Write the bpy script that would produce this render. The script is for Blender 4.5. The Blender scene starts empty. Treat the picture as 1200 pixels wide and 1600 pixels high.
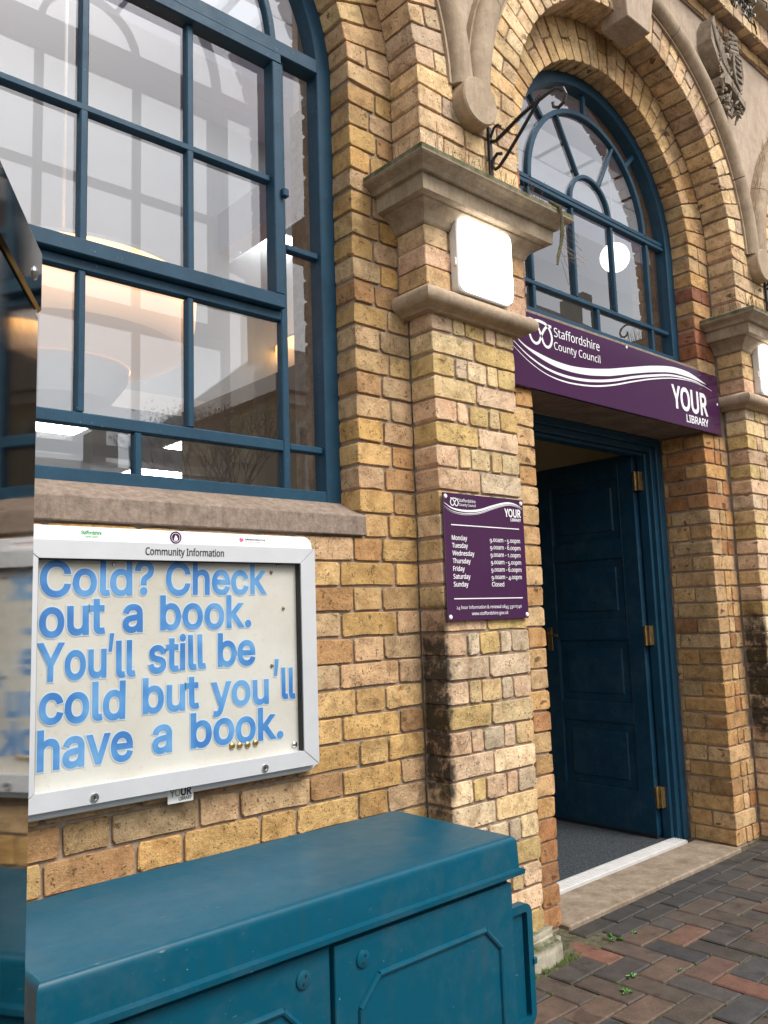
import bpy, bmesh, math, random, os
from mathutils import Vector, Matrix
random.seed(7)
R = math.radians
PI = math.pi
sc = bpy.context.scene
C = sc.collection

# ------------------------------------------------------------------ camera
CAM = Vector((0.0, -2.0504, 1.186))
FPX = 1298.82
_y, _p, _r = R(41.8555), R(7.1705), R(-1.9136)
FWD = Vector((math.sin(_y) * math.cos(_p), math.cos(_y) * math.cos(_p), math.sin(_p)))
_ri = Vector((math.cos(_y), -math.sin(_y), 0)); _up = _ri.cross(FWD)
RGT = _ri * math.cos(_r) + _up * math.sin(_r)
UPV = _up * math.cos(_r) - _ri * math.sin(_r)
cd = bpy.data.cameras.new('camera'); cam = bpy.data.objects.new('camera', cd); C.objects.link(cam)
m = Matrix((RGT, UPV, -FWD)).transposed().to_4x4(); m.translation = CAM; cam.matrix_world = m
cd.sensor_fit = 'VERTICAL'; cd.sensor_height = 36.0; cd.sensor_width = 27.0; cd.lens = 36.0 * FPX / 1600.0
cd.clip_start = 0.02; cd.clip_end = 500
sc.camera = cam

# ------------------------------------------------------------------ world, sun, exposure
SUN_EL, SUN_AZ = R(51), R(165)          # soft daylight from the street side, above
w = bpy.data.worlds.new('World'); sc.world = w; w.use_nodes = True
nt = w.node_tree; nt.nodes.clear()
sky = nt.nodes.new('ShaderNodeTexSky'); sky.sky_type = 'NISHITA'; sky.sun_disc = False
sky.sun_elevation = SUN_EL; sky.sun_rotation = SUN_AZ; sky.dust_density = 2.0; sky.air_density = 1.2; sky.ozone_density = 1.0
hs = nt.nodes.new('ShaderNodeHueSaturation'); hs.inputs['Saturation'].default_value = 0.22
bg = nt.nodes.new('ShaderNodeBackground'); bg.inputs['Strength'].default_value = 0.13
wo = nt.nodes.new('ShaderNodeOutputWorld')
nt.links.new(sky.outputs[0], hs.inputs['Color']); nt.links.new(hs.outputs[0], bg.inputs[0]); nt.links.new(bg.outputs[0], wo.inputs[0])
sl = bpy.data.lights.new('sun', 'SUN'); sl.energy = 1.5; sl.angle = R(24); sl.color = (1, 0.95, 0.88)
so = bpy.data.objects.new('sun', sl); C.objects.link(so)
sdir = Vector((math.cos(SUN_EL) * math.sin(SUN_AZ), math.cos(SUN_EL) * math.cos(SUN_AZ), math.sin(SUN_EL)))
so.rotation_euler = sdir.to_track_quat('Z', 'Y').to_euler()
so.location = sdir * 30
sc.view_settings.view_transform = 'Standard'; sc.view_settings.look = 'None'
sc.view_settings.gamma = 1; sc.view_settings.use_curve_mapping = False
sc.view_settings.exposure = 1.05
sc.render.engine = 'CYCLES'
sc.cycles.max_bounces = 8; sc.cycles.transparent_max_bounces = 12

def px(X, Y, Z):
    v = Vector((X, Y, Z)) - CAM; d = v.dot(FWD)
    if d < 0.05: return None
    return (600 + FPX * v.dot(RGT) / d, 800 - FPX * v.dot(UPV) / d, d)
def in_view(X, Y, Z, mg=60):
    q = px(X, Y, Z)
    return q is not None and -mg < q[0] < 1200 + mg and -mg < q[1] < 1600 + mg

# ------------------------------------------------------------------ materials
def mat(name): 
    m = bpy.data.materials.new(name); m.use_nodes = True
    n = m.node_tree.nodes; b = n['Principled BSDF']
    return m, m.node_tree, n, b
def lnk(t, a, b): t.links.new(a, b)
def noise(t, scale, detail=4, rough=.6, vec=None, dist=0):
    n = t.nodes.new('ShaderNodeTexNoise'); n.inputs['Scale'].default_value = scale
    n.inputs['Detail'].default_value = detail; n.inputs['Roughness'].default_value = rough; n.inputs['Distortion'].default_value = dist
    if vec is None:
        g = t.nodes.new('ShaderNodeNewGeometry'); vec = g.outputs['Position']
    lnk(t, vec, n.inputs['Vector']); return n.outputs['Fac']
def ramp(t, fac, stops, interp='LINEAR'):
    n = t.nodes.new('ShaderNodeValToRGB'); n.color_ramp.interpolation = interp
    e = n.color_ramp.elements
    while len(e) < len(stops): e.new(0.5)
    for i, (p, c) in enumerate(stops):
        e[i].position = p; e[i].color = (*c, 1) if isinstance(c, tuple) else (c, c, c, 1)
    lnk(t, fac, n.inputs[0]); return n.outputs[0]
def mix(t, fac, a, b, mode='MIX'):
    n = t.nodes.new('ShaderNodeMix'); n.data_type = 'RGBA'; n.blend_type = mode
    for i, v in ((0, fac), (6, a), (7, b)):
        if isinstance(v, (int, float)): n.inputs[i].default_value = v if i == 0 else (v, v, v, 1)
        elif isinstance(v, tuple): n.inputs[i].default_value = (*v, 1)
        else: lnk(t, v, n.inputs[i])
    return n.outputs[2]
def mth(t, op, a, b=0.0, c=None, clamp=False):
    n = t.nodes.new('ShaderNodeMath'); n.operation = op; n.use_clamp = clamp
    for i, v in enumerate((a, b) if c is None else (a, b, c)):
        if isinstance(v, (int, float)): n.inputs[i].default_value = v
        else: lnk(t, v, n.inputs[i])
    return n.outputs[0]
def bump(t, b, h, strength=.5, dist=.004):
    n = t.nodes.new('ShaderNodeBump'); n.inputs['Strength'].default_value = strength; n.inputs['Distance'].default_value = dist
    lnk(t, h, n.inputs['Height']); lnk(t, n.outputs[0], b.inputs['Normal'])
def sstep(t, v, a, b):
    n = t.nodes.new('ShaderNodeMapRange'); n.interpolation_type = 'SMOOTHSTEP'
    n.inputs[1].default_value = a; n.inputs[2].default_value = b; lnk(t, v, n.inputs[0]); return n.outputs[0]
def simple(name, col, rough=.6, metal=0, nscale=0, namt=.25, bstr=0, bscale=60, bdist=.002, coat=0, spec=.5):
    m, t, n, b = mat(name)
    b.inputs['Roughness'].default_value = rough; b.inputs['Metallic'].default_value = metal
    b.inputs['Coat Weight'].default_value = coat; b.inputs['Specular IOR Level'].default_value = spec
    b.inputs['Base Color'].default_value = (*col, 1)
    if nscale:
        f = noise(t, nscale, 5)
        lo = tuple(c * (1 - namt) for c in col); hi = tuple(min(1, c * (1 + namt)) for c in col)
        lnk(t, ramp(t, f, [(.3, lo), (.7, hi)]), b.inputs['Base Color'])
    if bstr: bump(t, b, noise(t, bscale, 5), bstr, bdist)
    return m

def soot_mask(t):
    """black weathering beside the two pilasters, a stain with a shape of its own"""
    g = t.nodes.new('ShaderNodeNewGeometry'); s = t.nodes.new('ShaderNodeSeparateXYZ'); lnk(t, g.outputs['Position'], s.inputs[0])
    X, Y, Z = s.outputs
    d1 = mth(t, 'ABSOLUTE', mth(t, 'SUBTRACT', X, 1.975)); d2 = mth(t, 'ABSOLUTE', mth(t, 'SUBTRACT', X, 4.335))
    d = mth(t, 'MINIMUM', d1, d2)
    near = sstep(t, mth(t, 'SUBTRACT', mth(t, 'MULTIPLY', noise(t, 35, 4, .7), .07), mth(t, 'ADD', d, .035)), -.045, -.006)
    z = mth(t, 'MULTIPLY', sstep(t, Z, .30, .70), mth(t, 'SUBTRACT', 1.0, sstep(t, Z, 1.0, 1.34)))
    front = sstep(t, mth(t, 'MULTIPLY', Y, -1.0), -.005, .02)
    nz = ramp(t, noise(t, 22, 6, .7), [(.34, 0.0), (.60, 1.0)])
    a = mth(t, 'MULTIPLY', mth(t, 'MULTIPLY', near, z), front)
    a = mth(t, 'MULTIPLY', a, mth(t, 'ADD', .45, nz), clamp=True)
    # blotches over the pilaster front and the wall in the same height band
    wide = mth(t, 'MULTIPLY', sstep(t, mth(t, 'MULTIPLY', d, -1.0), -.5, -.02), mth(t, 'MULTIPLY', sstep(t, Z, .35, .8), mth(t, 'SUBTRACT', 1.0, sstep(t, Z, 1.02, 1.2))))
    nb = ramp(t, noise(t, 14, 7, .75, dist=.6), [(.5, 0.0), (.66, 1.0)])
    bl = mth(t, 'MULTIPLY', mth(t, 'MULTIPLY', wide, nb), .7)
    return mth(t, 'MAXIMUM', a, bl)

def brick_material():
    m, t, n, b = mat('brick_clay')
    at = t.nodes.new('ShaderNodeAttribute'); at.attribute_name = 'tone'
    g = t.nodes.new('ShaderNodeNewGeometry'); P = g.outputs['Position']
    big = ramp(t, noise(t, 17, 5, .65, P), [(.28, (.60, .55, .48)), (.52, (1, 1, 1)), (.75, (1.18, 1.14, 1.10))])
    c = mix(t, 1.0, at.outputs['Color'], big, 'MULTIPLY')
    fine = ramp(t, noise(t, 120, 4, .7, P), [(.3, .82), (.7, 1.12)])
    c = mix(t, 1.0, c, fine, 'MULTIPLY')
    # darker iron streaks and pinkish clouding
    pk = mth(t, 'MULTIPLY', ramp(t, noise(t, 9, 3, .5, P, 1.2), [(.52, 0.0), (.72, 1.0)]), .45)
    c = mix(t, pk, c, mix(t, 1.0, c, (.92, .72, .66), 'MULTIPLY'))
    # pits
    v = t.nodes.new('ShaderNodeTexVoronoi'); v.inputs['Scale'].default_value = 95; lnk(t, P, v.inputs['Vector'])
    pit = mth(t, 'MULTIPLY', mth(t, 'LESS_THAN', v.outputs['Distance'], .24), mth(t, 'GREATER_THAN', noise(t, 30, 3, .6, P), .54))
    nn = ramp(t, noise(t, 48, 4, .8, P, 1.0), [(.615, 0.0), (.66, 1.0)])
    pit2 = mth(t, 'MULTIPLY', nn, .7)
    pits = mth(t, 'MAXIMUM', mth(t, 'MULTIPLY', pit, .75), pit2)
    c = mix(t, pits, c, (.10, .065, .04))
    # soft grime
    gr = mth(t, 'MULTIPLY', ramp(t, noise(t, 11, 7, .78, P, .5), [(.47, 0.0), (.66, 1.0)]), .62)
    c = mix(t, gr, c, mix(t, 1.0, c, (.52, .50, .45), 'MULTIPLY'))
    mp = t.nodes.new('ShaderNodeMapping'); mp.inputs['Scale'].default_value = (1, 1, 2.2); lnk(t, P, mp.inputs[0])
    sx = t.nodes.new('ShaderNodeSeparateXYZ'); lnk(t, P, sx.inputs[0])
    bm_ = mth(t, 'MULTIPLY', ramp(t, noise(t, 10.5, 2, .5, mp.outputs[0], .4), [(.665, 0.0), (.70, 1.0)]), sstep(t, sx.outputs[0], 2.50, 2.58))
    c = mix(t, mth(t, 'MULTIPLY', bm_, .8), c, (.10, .040, .028))
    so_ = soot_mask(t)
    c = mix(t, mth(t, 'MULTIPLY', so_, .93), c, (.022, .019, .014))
    lnk(t, c, b.inputs['Base Color']); b.inputs['Roughness'].default_value = .88; b.inputs['Specular IOR Level'].default_value = .25
    h = mth(t, 'ADD', mth(t, 'MULTIPLY', noise(t, 45, 6, .7, P), 1.0), mth(t, 'MULTIPLY', pits, -.9))
    h = mth(t, 'ADD', h, mth(t, 'MULTIPLY', noise(t, 260, 3, .6, P), .35))
    bump(t, b, h, 1.0, .006)
    return m
M_BRICK = brick_material()

def mortar_material():
    m, t, n, b = mat('mortar')
    c = ramp(t, noise(t, 30, 6, .7), [(.25, (.19, .135, .10)), (.5, (.32, .24, .18)), (.75, (.43, .345, .265))])
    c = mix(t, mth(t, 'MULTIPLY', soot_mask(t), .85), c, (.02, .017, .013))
    lnk(t, c, b.inputs['Base Color']); b.inputs['Roughness'].default_value = .95; b.inputs['Specular IOR Level'].default_value = .15
    bump(t, b, noise(t, 130, 6, .75), .8, .005); return m
M_MORTAR = mortar_material()

def stone(name, lo, hi, moss=None, sc_=14, bs=.5, topmoss=0.0, ao=0):
    m, t, n, b = mat(name)
    c = ramp(t, noise(t, sc_, 7, .7), [(.28, lo), (.68, hi)])
    c = mix(t, 1.0, c, ramp(t, noise(t, 150, 3, .7), [(.3, .86), (.7, 1.08)]), 'MULTIPLY')
    st = mth(t, 'MULTIPLY', ramp(t, noise(t, 5, 6, .7, dist=1.0), [(.5, 0.0), (.7, 1.0)]), .35)
    c = mix(t, st, c, mix(t, 1.0, c, (.5, .47, .42), 'MULTIPLY'))
    gp = t.nodes.new('ShaderNodeNewGeometry'); mp = t.nodes.new('ShaderNodeMapping'); mp.inputs['Scale'].default_value = (1, 1, .12); lnk(t, gp.outputs['Position'], mp.inputs[0])
    c = mix(t, mth(t, 'MULTIPLY', ramp(t, noise(t, 55, 5, .7, mp.outputs[0]), [(.48, 0.0), (.7, 1.0)]), .38), c, mix(t, 1.0, c, (.45, .42, .36), 'MULTIPLY'))
    if moss:
        g = t.nodes.new('ShaderNodeNewGeometry'); s = t.nodes.new('ShaderNodeSeparateXYZ'); lnk(t, g.outputs['Normal'], s.inputs[0])
        s2 = t.nodes.new('ShaderNodeSeparateXYZ'); lnk(t, g.outputs['Position'], s2.inputs[0])
        up = mth(t, 'MAXIMUM', sstep(t, s.outputs[2], .2, .8), sstep(t, s2.outputs[2], topmoss, topmoss + .012) if topmoss else 0.0)
        mm = mth(t, 'MULTIPLY', up, ramp(t, noise(t, 25, 6, .7), [(.3, .35), (.6, 1.0)]), clamp=True)
        c = mix(t, mm, c, ramp(t, noise(t, 60, 4), [(.3, (.035, .045, .018)), (.7, (.11, .115, .05))]))
    lnk(t, c, b.inputs['Base Color']); b.inputs['Roughness'].default_value = .85; b.inputs['Specular IOR Level'].default_value = .3
    bump(t, b, noise(t, 110, 6, .7), bs, .003); return m
M_STONE = stone('dressed_stone', (.31, .23, .155), (.47, .36, .255))
M_CAP = stone('capital_stone', (.24, .185, .125), (.45, .35, .245), moss=True, topmoss=2.676)
M_RENDER = stone('spandrel_render', (.40, .30, .225), (.52, .41, .315), bs=.25)
M_SILL = stone('sill_stone', (.15, .115, .09), (.34, .26, .205), sc_=40, bs=.9)
M_LINTEL = stone('lintel_stone', (.13, .095, .07), (.27, .21, .165), sc_=9, bs=.8)
M_STEP = stone('step_stone', (.17, .125, .085), (.36, .29, .22), sc_=12, bs=.8)
M_FOOT = stone('footing_stone', (.30, .27, .20), (.52, .47, .37), moss=True, sc_=20, bs=1.0)
M_ARMS = stone('carved_stone', (.17, .135, .10), (.38, .31, .24), sc_=25, bs=1.0)

def weather_paint(m):
    t = m.node_tree; b = t.nodes['Principled BSDF']; old = b.inputs['Base Color'].links[0].from_socket
    g = t.nodes.new('ShaderNodeNewGeometry')
    mp = t.nodes.new('ShaderNodeMapping'); mp.inputs['Scale'].default_value = (.18, 1, 1); mp.inputs['Rotation'].default_value = (0, .25, .35); lnk(t, g.outputs['Position'], mp.inputs[0])
    sc1 = mth(t, 'MULTIPLY', ramp(t, noise(t, 130, 3, .6, mp.outputs[0]), [(.705, 0.0), (.73, 1.0)]), ramp(t, noise(t, 4, 3, .6, g.outputs['Position']), [(.5, 0.0), (.62, .6)]))
    c = mix(t, sc1, old, (.30, .42, .45))
    mp2 = t.nodes.new('ShaderNodeMapping'); mp2.inputs['Scale'].default_value = (1, 1, .10); lnk(t, g.outputs['Position'], mp2.inputs[0])
    dr = mth(t, 'MULTIPLY', ramp(t, noise(t, 40, 5, .7, mp2.outputs[0]), [(.50, 0.0), (.72, 1.0)]), .30)
    c = mix(t, dr, c, (.02, .05, .062))
    du = mth(t, 'MULTIPLY', ramp(t, noise(t, 7, 6, .75, g.outputs['Position']), [(.48, 0.0), (.75, 1.0)]), .22)
    c = mix(t, du, c, (.10, .135, .14)); lnk(t, c, b.inputs['Base Color'])
def paint(name, col, rough=.35, dirt=.3, coat=.3, bs=.15, bsc=40, speck=.75):
    m, t, n, b = mat(name)
    f = noise(t, 11, 6, .7)
    c = ramp(t, f, [(.3, tuple(x * (1 - dirt) for x in col)), (.65, col), (.9, tuple(x * (1 + .5 * dirt) for x in col))])
    sp = mth(t, 'MULTIPLY', mth(t, 'GREATER_THAN', noise(t, 150, 2, .5), speck), .6)
    c = mix(t, sp, c, (.42, .42, .38))
    lnk(t, c, b.inputs['Base Color'])
    lnk(t, ramp(t, noise(t, 19, 5, .7), [(.3, rough * .85), (.7, min(1, rough * 1.2))]), b.inputs['Roughness'])
    b.inputs['Coat Weight'].default_value = coat; b.inputs['Coat Roughness'].default_value = .15; b.inputs['Specular IOR Level'].default_value = .28
    bump(t, b, noise(t, bsc, 5, .6), bs, .002); return m
M_WIN = paint('window_paint', (.012, .055, .098), .5, coat=.0)
M_DOOR = paint('door_paint', (.006, .042, .082), .42, coat=.1)
M_DFRAME = paint('door_frame_paint', (.010, .055, .100), .45, coat=.15)
M_CABI = paint('cabinet_paint', (.0, .070, .118), .34, dirt=.05, coat=.0, bs=.10, bsc=14, speck=.785)
weather_paint(M_CABI); weather_paint(M_DOOR)
M_WHITE = simple('white_plastic', (.72, .70, .67), .5, nscale=12, namt=.06)
M_ALU = simple('satin_aluminium', (.60, .61, .63), .42, metal=.25, nscale=8, namt=.05)
M_ALUB = simple('board_backing', (.66, .67, .69), .45, metal=.1, nscale=5, namt=.08)
M_STRIP = simple('threshold_aluminium', (.66, .65, .64), .4, metal=.3, nscale=20, namt=.08)
M_BRASS = simple('aged_brass', (.30, .20, .08), .45, metal=.8, nscale=40, namt=.4, bstr=.3)
M_BRASSP = simple('brass_pin', (.45, .32, .14), .3, metal=.9)
M_CHROME = simple('chrome', (.6, .6, .6), .2, metal=1)
M_IRON = simple('black_iron', (.012, .012, .013), .45, nscale=60, namt=.4, bstr=.4, bscale=120)
M_BLACK = simple('black_rubber', (.01, .01, .011), .6)
M_PURPLE, _t, _n, _b = mat('purple_enamel')
_b.inputs['Base Color'].default_value = (.055, .016, .060, 1); _b.inputs['Roughness'].default_value = .10; _b.inputs['Specular IOR Level'].default_value = .65
M_SIGNW = simple('sign_white', (.80, .79, .80), .4)
M_INK = simple('black_ink', (.02, .02, .025), .5)
M_GREEN = simple('green_ink', (.04, .30, .10), .5)
M_PINK = simple('pink_ink', (.70, .10, .20), .5)
M_OLIVE = simple('olive_ink', (.38, .38, .14), .5)
M_GREY = simple('grey_ink', (.22, .22, .22), .5)
M_STICK = simple('sticker_paper', (.78, .78, .77), .45)
M_PAPER, _t, _n, _b = mat('aged_paper')
lnk(_t, mix(_t, 1.0, ramp(_t, noise(_t, 3.5, 6, .6), [(.3, (.49, .46, .385)), (.6, (.58, .565, .51))]), ramp(_t, noise(_t, 70, 4, .8), [(.28, .80), (.42, 1.0)]), 'MULTIPLY'), _b.inputs['Base Color'])
_b.inputs['Roughness'].default_value = .7
M_LETTER, _t, _n, _b = mat('blue_letter_card')
_g = _t.nodes.new('ShaderNodeNewGeometry')
_c = ramp(_t, noise(_t, 14, 2, .4, _g.outputs['Position']), [(.32, (.035, .165, .44)), (.5, (.065, .235, .52)), (.68, (.13, .32, .58))])
lnk(_t, _c, _b.inputs['Base Color']); _b.inputs['Roughness'].default_value = .5
M_LETTERE = simple('letter_edge', (.52, .60, .66), .5)

def glass_material(name, gain, tint=(1, 1, 1), wav=.02):
    """thin single sheet: mirror-like by its Fresnel term, otherwise clear"""
    m = bpy.data.materials.new(name); m.use_nodes = True; t = m.node_tree; t.nodes.clear()
    o = t.nodes.new('ShaderNodeOutputMaterial'); mx = t.nodes.new('ShaderNodeMixShader')
    tr = t.nodes.new('ShaderNodeBsdfTransparent'); tr.inputs[0].default_value = (*tint, 1)
    gl = t.nodes.new('ShaderNodeBsdfGlossy'); gl.inputs['Roughness'].default_value = 0.0; gl.inputs[0].default_value = (.98, .99, 1, 1)
    g = t.nodes.new('ShaderNodeNewGeometry'); dt = t.nodes.new('ShaderNodeVectorMath'); dt.operation = 'DOT_PRODUCT'
    lnk(t, g.outputs['Incoming'], dt.inputs[0]); lnk(t, g.outputs['True Normal'], dt.inputs[1])
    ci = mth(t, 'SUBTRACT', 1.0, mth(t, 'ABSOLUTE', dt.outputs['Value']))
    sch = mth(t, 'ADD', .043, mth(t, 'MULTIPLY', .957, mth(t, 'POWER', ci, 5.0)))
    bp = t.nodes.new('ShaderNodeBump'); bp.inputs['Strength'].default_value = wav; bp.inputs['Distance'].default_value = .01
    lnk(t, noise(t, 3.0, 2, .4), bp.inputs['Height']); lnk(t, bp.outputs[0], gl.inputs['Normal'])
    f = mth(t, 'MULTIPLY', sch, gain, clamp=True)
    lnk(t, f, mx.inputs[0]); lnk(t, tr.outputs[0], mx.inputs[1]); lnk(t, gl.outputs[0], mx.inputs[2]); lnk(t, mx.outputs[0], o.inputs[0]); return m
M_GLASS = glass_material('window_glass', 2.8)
M_GLASS2 = glass_material('secondary_glass', 2.3, wav=.0)
M_GLASSB = glass_material('board_glass', .9, wav=.0)

def emis(name, col, s):
    m, t, n, b = mat(name); b.inputs['Base Color'].default_value = (*col, 1)
    b.inputs['Emission Color'].default_value = (*col, 1); b.inputs['Emission Strength'].default_value = s; return m
M_LAMP = emis('lamp_diffuser', (1, .97, .92), 3.0)
M_PANEL = emis('ceiling_light_diffuser', (1, .97, .92), 10)
M_SHADE = emis('lit_shade_fabric', (1, .66, .36), .4)
_t = M_SHADE.node_tree; _g = _t.nodes.new('ShaderNodeTexCoord'); _s = _t.nodes.new('ShaderNodeSeparateXYZ'); lnk(_t, _g.outputs['Generated'], _s.inputs[0])
lnk(_t, ramp(_t, _s.outputs[2], [(.2, .10), (.55, .45), (1.0, 1.9)]), _t.nodes['Principled BSDF'].inputs['Emission Strength'])
lnk(_t, ramp(_t, _s.outputs[2], [(.2, (1, .66, .45)), (1.0, (1, .46, .08))]), _t.nodes['Principled BSDF'].inputs['Emission Color'])
M_GLOBE = emis('opal_globe', (1, .96, .9), 1.1)
M_BULB = simple('clear_bulb', (.7, .7, .7), .1)

# ------------------------------------------------------------------ mesh helpers
def mesh(name, v, f):
    me = bpy.data.meshes.new(name); me.from_pydata(v, [], f); me.update(); return me
def link(name, me, material=None, parent=None, smooth=False):
    o = bpy.data.objects.new(name, me); C.objects.link(o)
    if material is not None and me is not None and not me.materials: me.materials.append(material)
    if parent is not None: o.parent = parent
    if smooth:
        for p in me.polygons: p.use_smooth = True
    return o
def empty(name, loc=(0, 0, 0)):
    o = bpy.data.objects.new(name, None); C.objects.link(o); o.location = loc; o.empty_display_size = .1; return o
def tag(o, label=None, cat=None, group=None, kind=None):
    if label: o['label'] = label
    if cat: o['category'] = cat
    if group: o['group'] = group
    if kind: o['kind'] = kind
    return o
_par_fix = []
def adopt(o, parent):
    """parent without moving: geometry is in world coordinates, so cancel the parent's location"""
    o.parent = parent
    loc = Vector((0, 0, 0)); p = parent
    while p: loc += p.location; p = p.parent
    o.location = o.location - loc
    return o
class MB:
    def __init__(s): s.v = []; s.f = []
    def add(s, v, f):
        b = len(s.v); s.v += [tuple(q) for q in v]; s.f += [tuple(i + b for i in q) for q in f]; return s
    def box(s, x0, x1, y0, y1, z0, z1):
        return s.add([(x0, y0, z0), (x1, y0, z0), (x1, y1, z0), (x0, y1, z0), (x0, y0, z1), (x1, y0, z1), (x1, y1, z1), (x0, y1, z1)],
                     [(0, 3, 2, 1), (4, 5, 6, 7), (0, 1, 5, 4), (1, 2, 6, 5), (2, 3, 7, 6), (3, 0, 4, 7)])
    def loft(s, loops, close=True, caps=True):
        n = len(loops[0]); b = len(s.v)
        for l in loops: s.v += [tuple(q) for q in l]
        for i in range(len(loops) - 1):
            for j in range(n if close else n - 1):
                k = (j + 1) % n
                s.f.append((b + i * n + j, b + i * n + k, b + (i + 1) * n + k, b + (i + 1) * n + j))
        if caps:
            s.f.append(tuple(b + j for j in range(n))[::-1]); s.f.append(tuple(b + (len(loops) - 1) * n + j for j in range(n)))
        return s
    def tube(s, pts, r, n=8, caps=True, rs=None):
        pts = [Vector(p) for p in pts]; loops = []
        up = Vector((0, 0, 1)); prev = None
        for i, p in enumerate(pts):
            d = (pts[min(i + 1, len(pts) - 1)] - pts[max(i - 1, 0)]).normalized()
            a = prev if prev is not None else (up if abs(d.z) < .9 else Vector((1, 0, 0)))
            x = (a - d * a.dot(d)).normalized(); y = d.cross(x); prev = x
            rr = rs[i] if rs else r
            loops.append([p + x * math.cos(2 * PI * k / n) * rr + y * math.sin(2 * PI * k / n) * rr for k in range(n)])
        return s.loft(loops, True, caps)
    def prism(s, poly, y0, y1):
        """polygon in x,z extruded along y"""
        return s.loft([[(x, y0, z) for x, z in poly], [(x, y1, z) for x, z in poly]])
    def lathe(s, prof, c, axis='z', n=24):
        loops = []
        for k in range(n):
            a = 2 * PI * k / n; l = []
            for r_, h in prof:
                u, v_ = r_ * math.cos(a), r_ * math.sin(a)
                l.append((c[0] + u, c[1] + v_, c[2] + h) if axis == 'z' else (c[0] + u, c[1] - h, c[2] + v_))
            loops.append(l)
        loops.append(loops[0]); return s.loft(loops, False, False)
    def build(s, name, material, parent=None, smooth=False, bev=0, seg=1):
        me = mesh(name, s.v, s.f)
        bm = bmesh.new(); bm.from_mesh(me)
        bmesh.ops.remove_doubles(bm, verts=bm.verts, dist=1e-6)
        if bev: bmesh.ops.bevel(bm, geom=[e for e in bm.edges if len(e.link_faces) == 2 and e.calc_face_angle(0) > .6], offset=bev, segments=seg, affect='EDGES', profile=.5, clamp_overlap=True)
        bmesh.ops.recalc_face_normals(bm, faces=bm.faces); bm.to_mesh(me); bm.free()
        o = link(name, me, material, None, False)
        if smooth:
            for p in me.polygons: p.use_smooth = True
            try: me.set_sharp_from_angle(angle=R(35))
            except Exception: pass
        if parent is not None: adopt(o, parent)
        return o
def rrect(x0, x1, z0, z1, r, n=5):
    pts = []
    for cx, cz, a0 in ((x1 - r, z0 + r, -90), (x1 - r, z1 - r, 0), (x0 + r, z1 - r, 90), (x0 + r, z0 + r, 180)):
        for k in range(n + 1):
            a = R(a0 + 90 * k / n); pts.append((cx + r * math.cos(a), cz + r * math.sin(a)))
    return pts

# ------------------------------------------------------------------ lettering
FD = os.path.join(bpy.utils.system_resource('DATAFILES'), 'fonts')
_fonts, _gl = {}, {}
def get_font(nm):
    if nm not in _fonts:
        try: _fonts[nm] = bpy.data.fonts.load(os.path.join(FD, nm))
        except Exception: _fonts[nm] = None
    return _fonts[nm]
_tc = bpy.data.curves.new('glyph', 'FONT'); _to = bpy.data.objects.new('glyph', _tc); C.objects.link(_to)
def _outline(s, font, res=5):
    """contours of the set text as polylines"""
    f = get_font(font)
    if f: _tc.font = f
    _tc.body = s; _tc.size = 1; bpy.context.view_layer.update()
    dg = bpy.context.evaluated_depsgraph_get(); ev = _to.evaluated_get(dg); cu = ev.to_curve(dg); out = []
    for sp in cu.splines:
        P = sp.bezier_points; n = len(P); pts = []
        for i in range(n):
            a, b = P[i], P[(i + 1) % n]
            c0, c1, c2, c3 = a.co.xy, a.handle_right.xy, b.handle_left.xy, b.co.xy
            st = (c3 - c0).length < 1e-5
            if st: continue
            flat = abs((c1 - c0).cross(c3 - c0)) < 1e-6 and abs((c2 - c0).cross(c3 - c0)) < 1e-6
            k = 1 if flat else res
            for j in range(k):
                t_ = j / k; u = 1 - t_
                pts.append(c0 * u ** 3 + c1 * 3 * u * u * t_ + c2 * 3 * u * t_ * t_ + c3 * t_ ** 3)
        if len(pts) > 2: out.append(pts)
    ev.to_curve_clear(); return out
def _w(s, font):
    xs = [p.x for c in _outline(s, font, 2) for p in c]; return max(xs) - min(xs)
from mathutils.geometry import delaunay_2d_cdt
def _fill(conts, off):
    """union of the contours by winding number; off moves every outline outwards (negative areas are outer)"""
    V, E_, n0 = [], [], 0; C2 = []
    for c in conts:
        n = len(c); q = []
        for i in range(n):
            d0 = (c[i] - c[i - 1]); d1 = (c[(i + 1) % n] - c[i])
            if d0.length > 1e-9: d0 = d0.normalized()
            if d1.length > 1e-9: d1 = d1.normalized()
            nn = Vector((-(d0.y + d1.y), d0.x + d1.x)); L = nn.length
            if L > 1e-6: nn = nn / L; nn = nn * min(1.6, 2 / max(L, .4) if L < 2 else 1)
            q.append(c[i] + nn * off)
        C2.append(q); V += q; E_ += [(n0 + i, n0 + (i + 1) % n) for i in range(n)]; n0 += n
    vo, eo, fo = delaunay_2d_cdt(V, E_, [], 0, 1e-6)[:3]
    keep = []
    for f in fo:
        m_ = sum((vo[i] for i in f), Vector((0, 0))) / len(f); wn = 0
        for q in C2:
            n = len(q)
            for i in range(n):
                a, b = q[i], q[(i + 1) % n]
                if (a.y > m_.y) != (b.y > m_.y):
                    xx = a.x + (m_.y - a.y) / (b.y - a.y) * (b.x - a.x)
                    if xx > m_.x: wn += 1 if b.y > a.y else -1
        if wn: keep.append(tuple(f))
    edges = {}
    for f in keep:
        for i in range(len(f)): edges[(f[i], f[(i + 1) % len(f)])] = 1
    n = len(vo); v = [(p.x, p.y, 1.0) for p in vo] + [(p.x, p.y, 0.0) for p in vo]
    fs = list(keep) + [(b, a, a + n, b + n) for (a, b) in edges if (b, a) not in edges]
    used = sorted({i for f in fs for i in f}); mp = {o: k for k, o in enumerate(used)}
    return [v[i] for i in used], [tuple(mp[i] for i in f) for f in fs]
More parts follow.
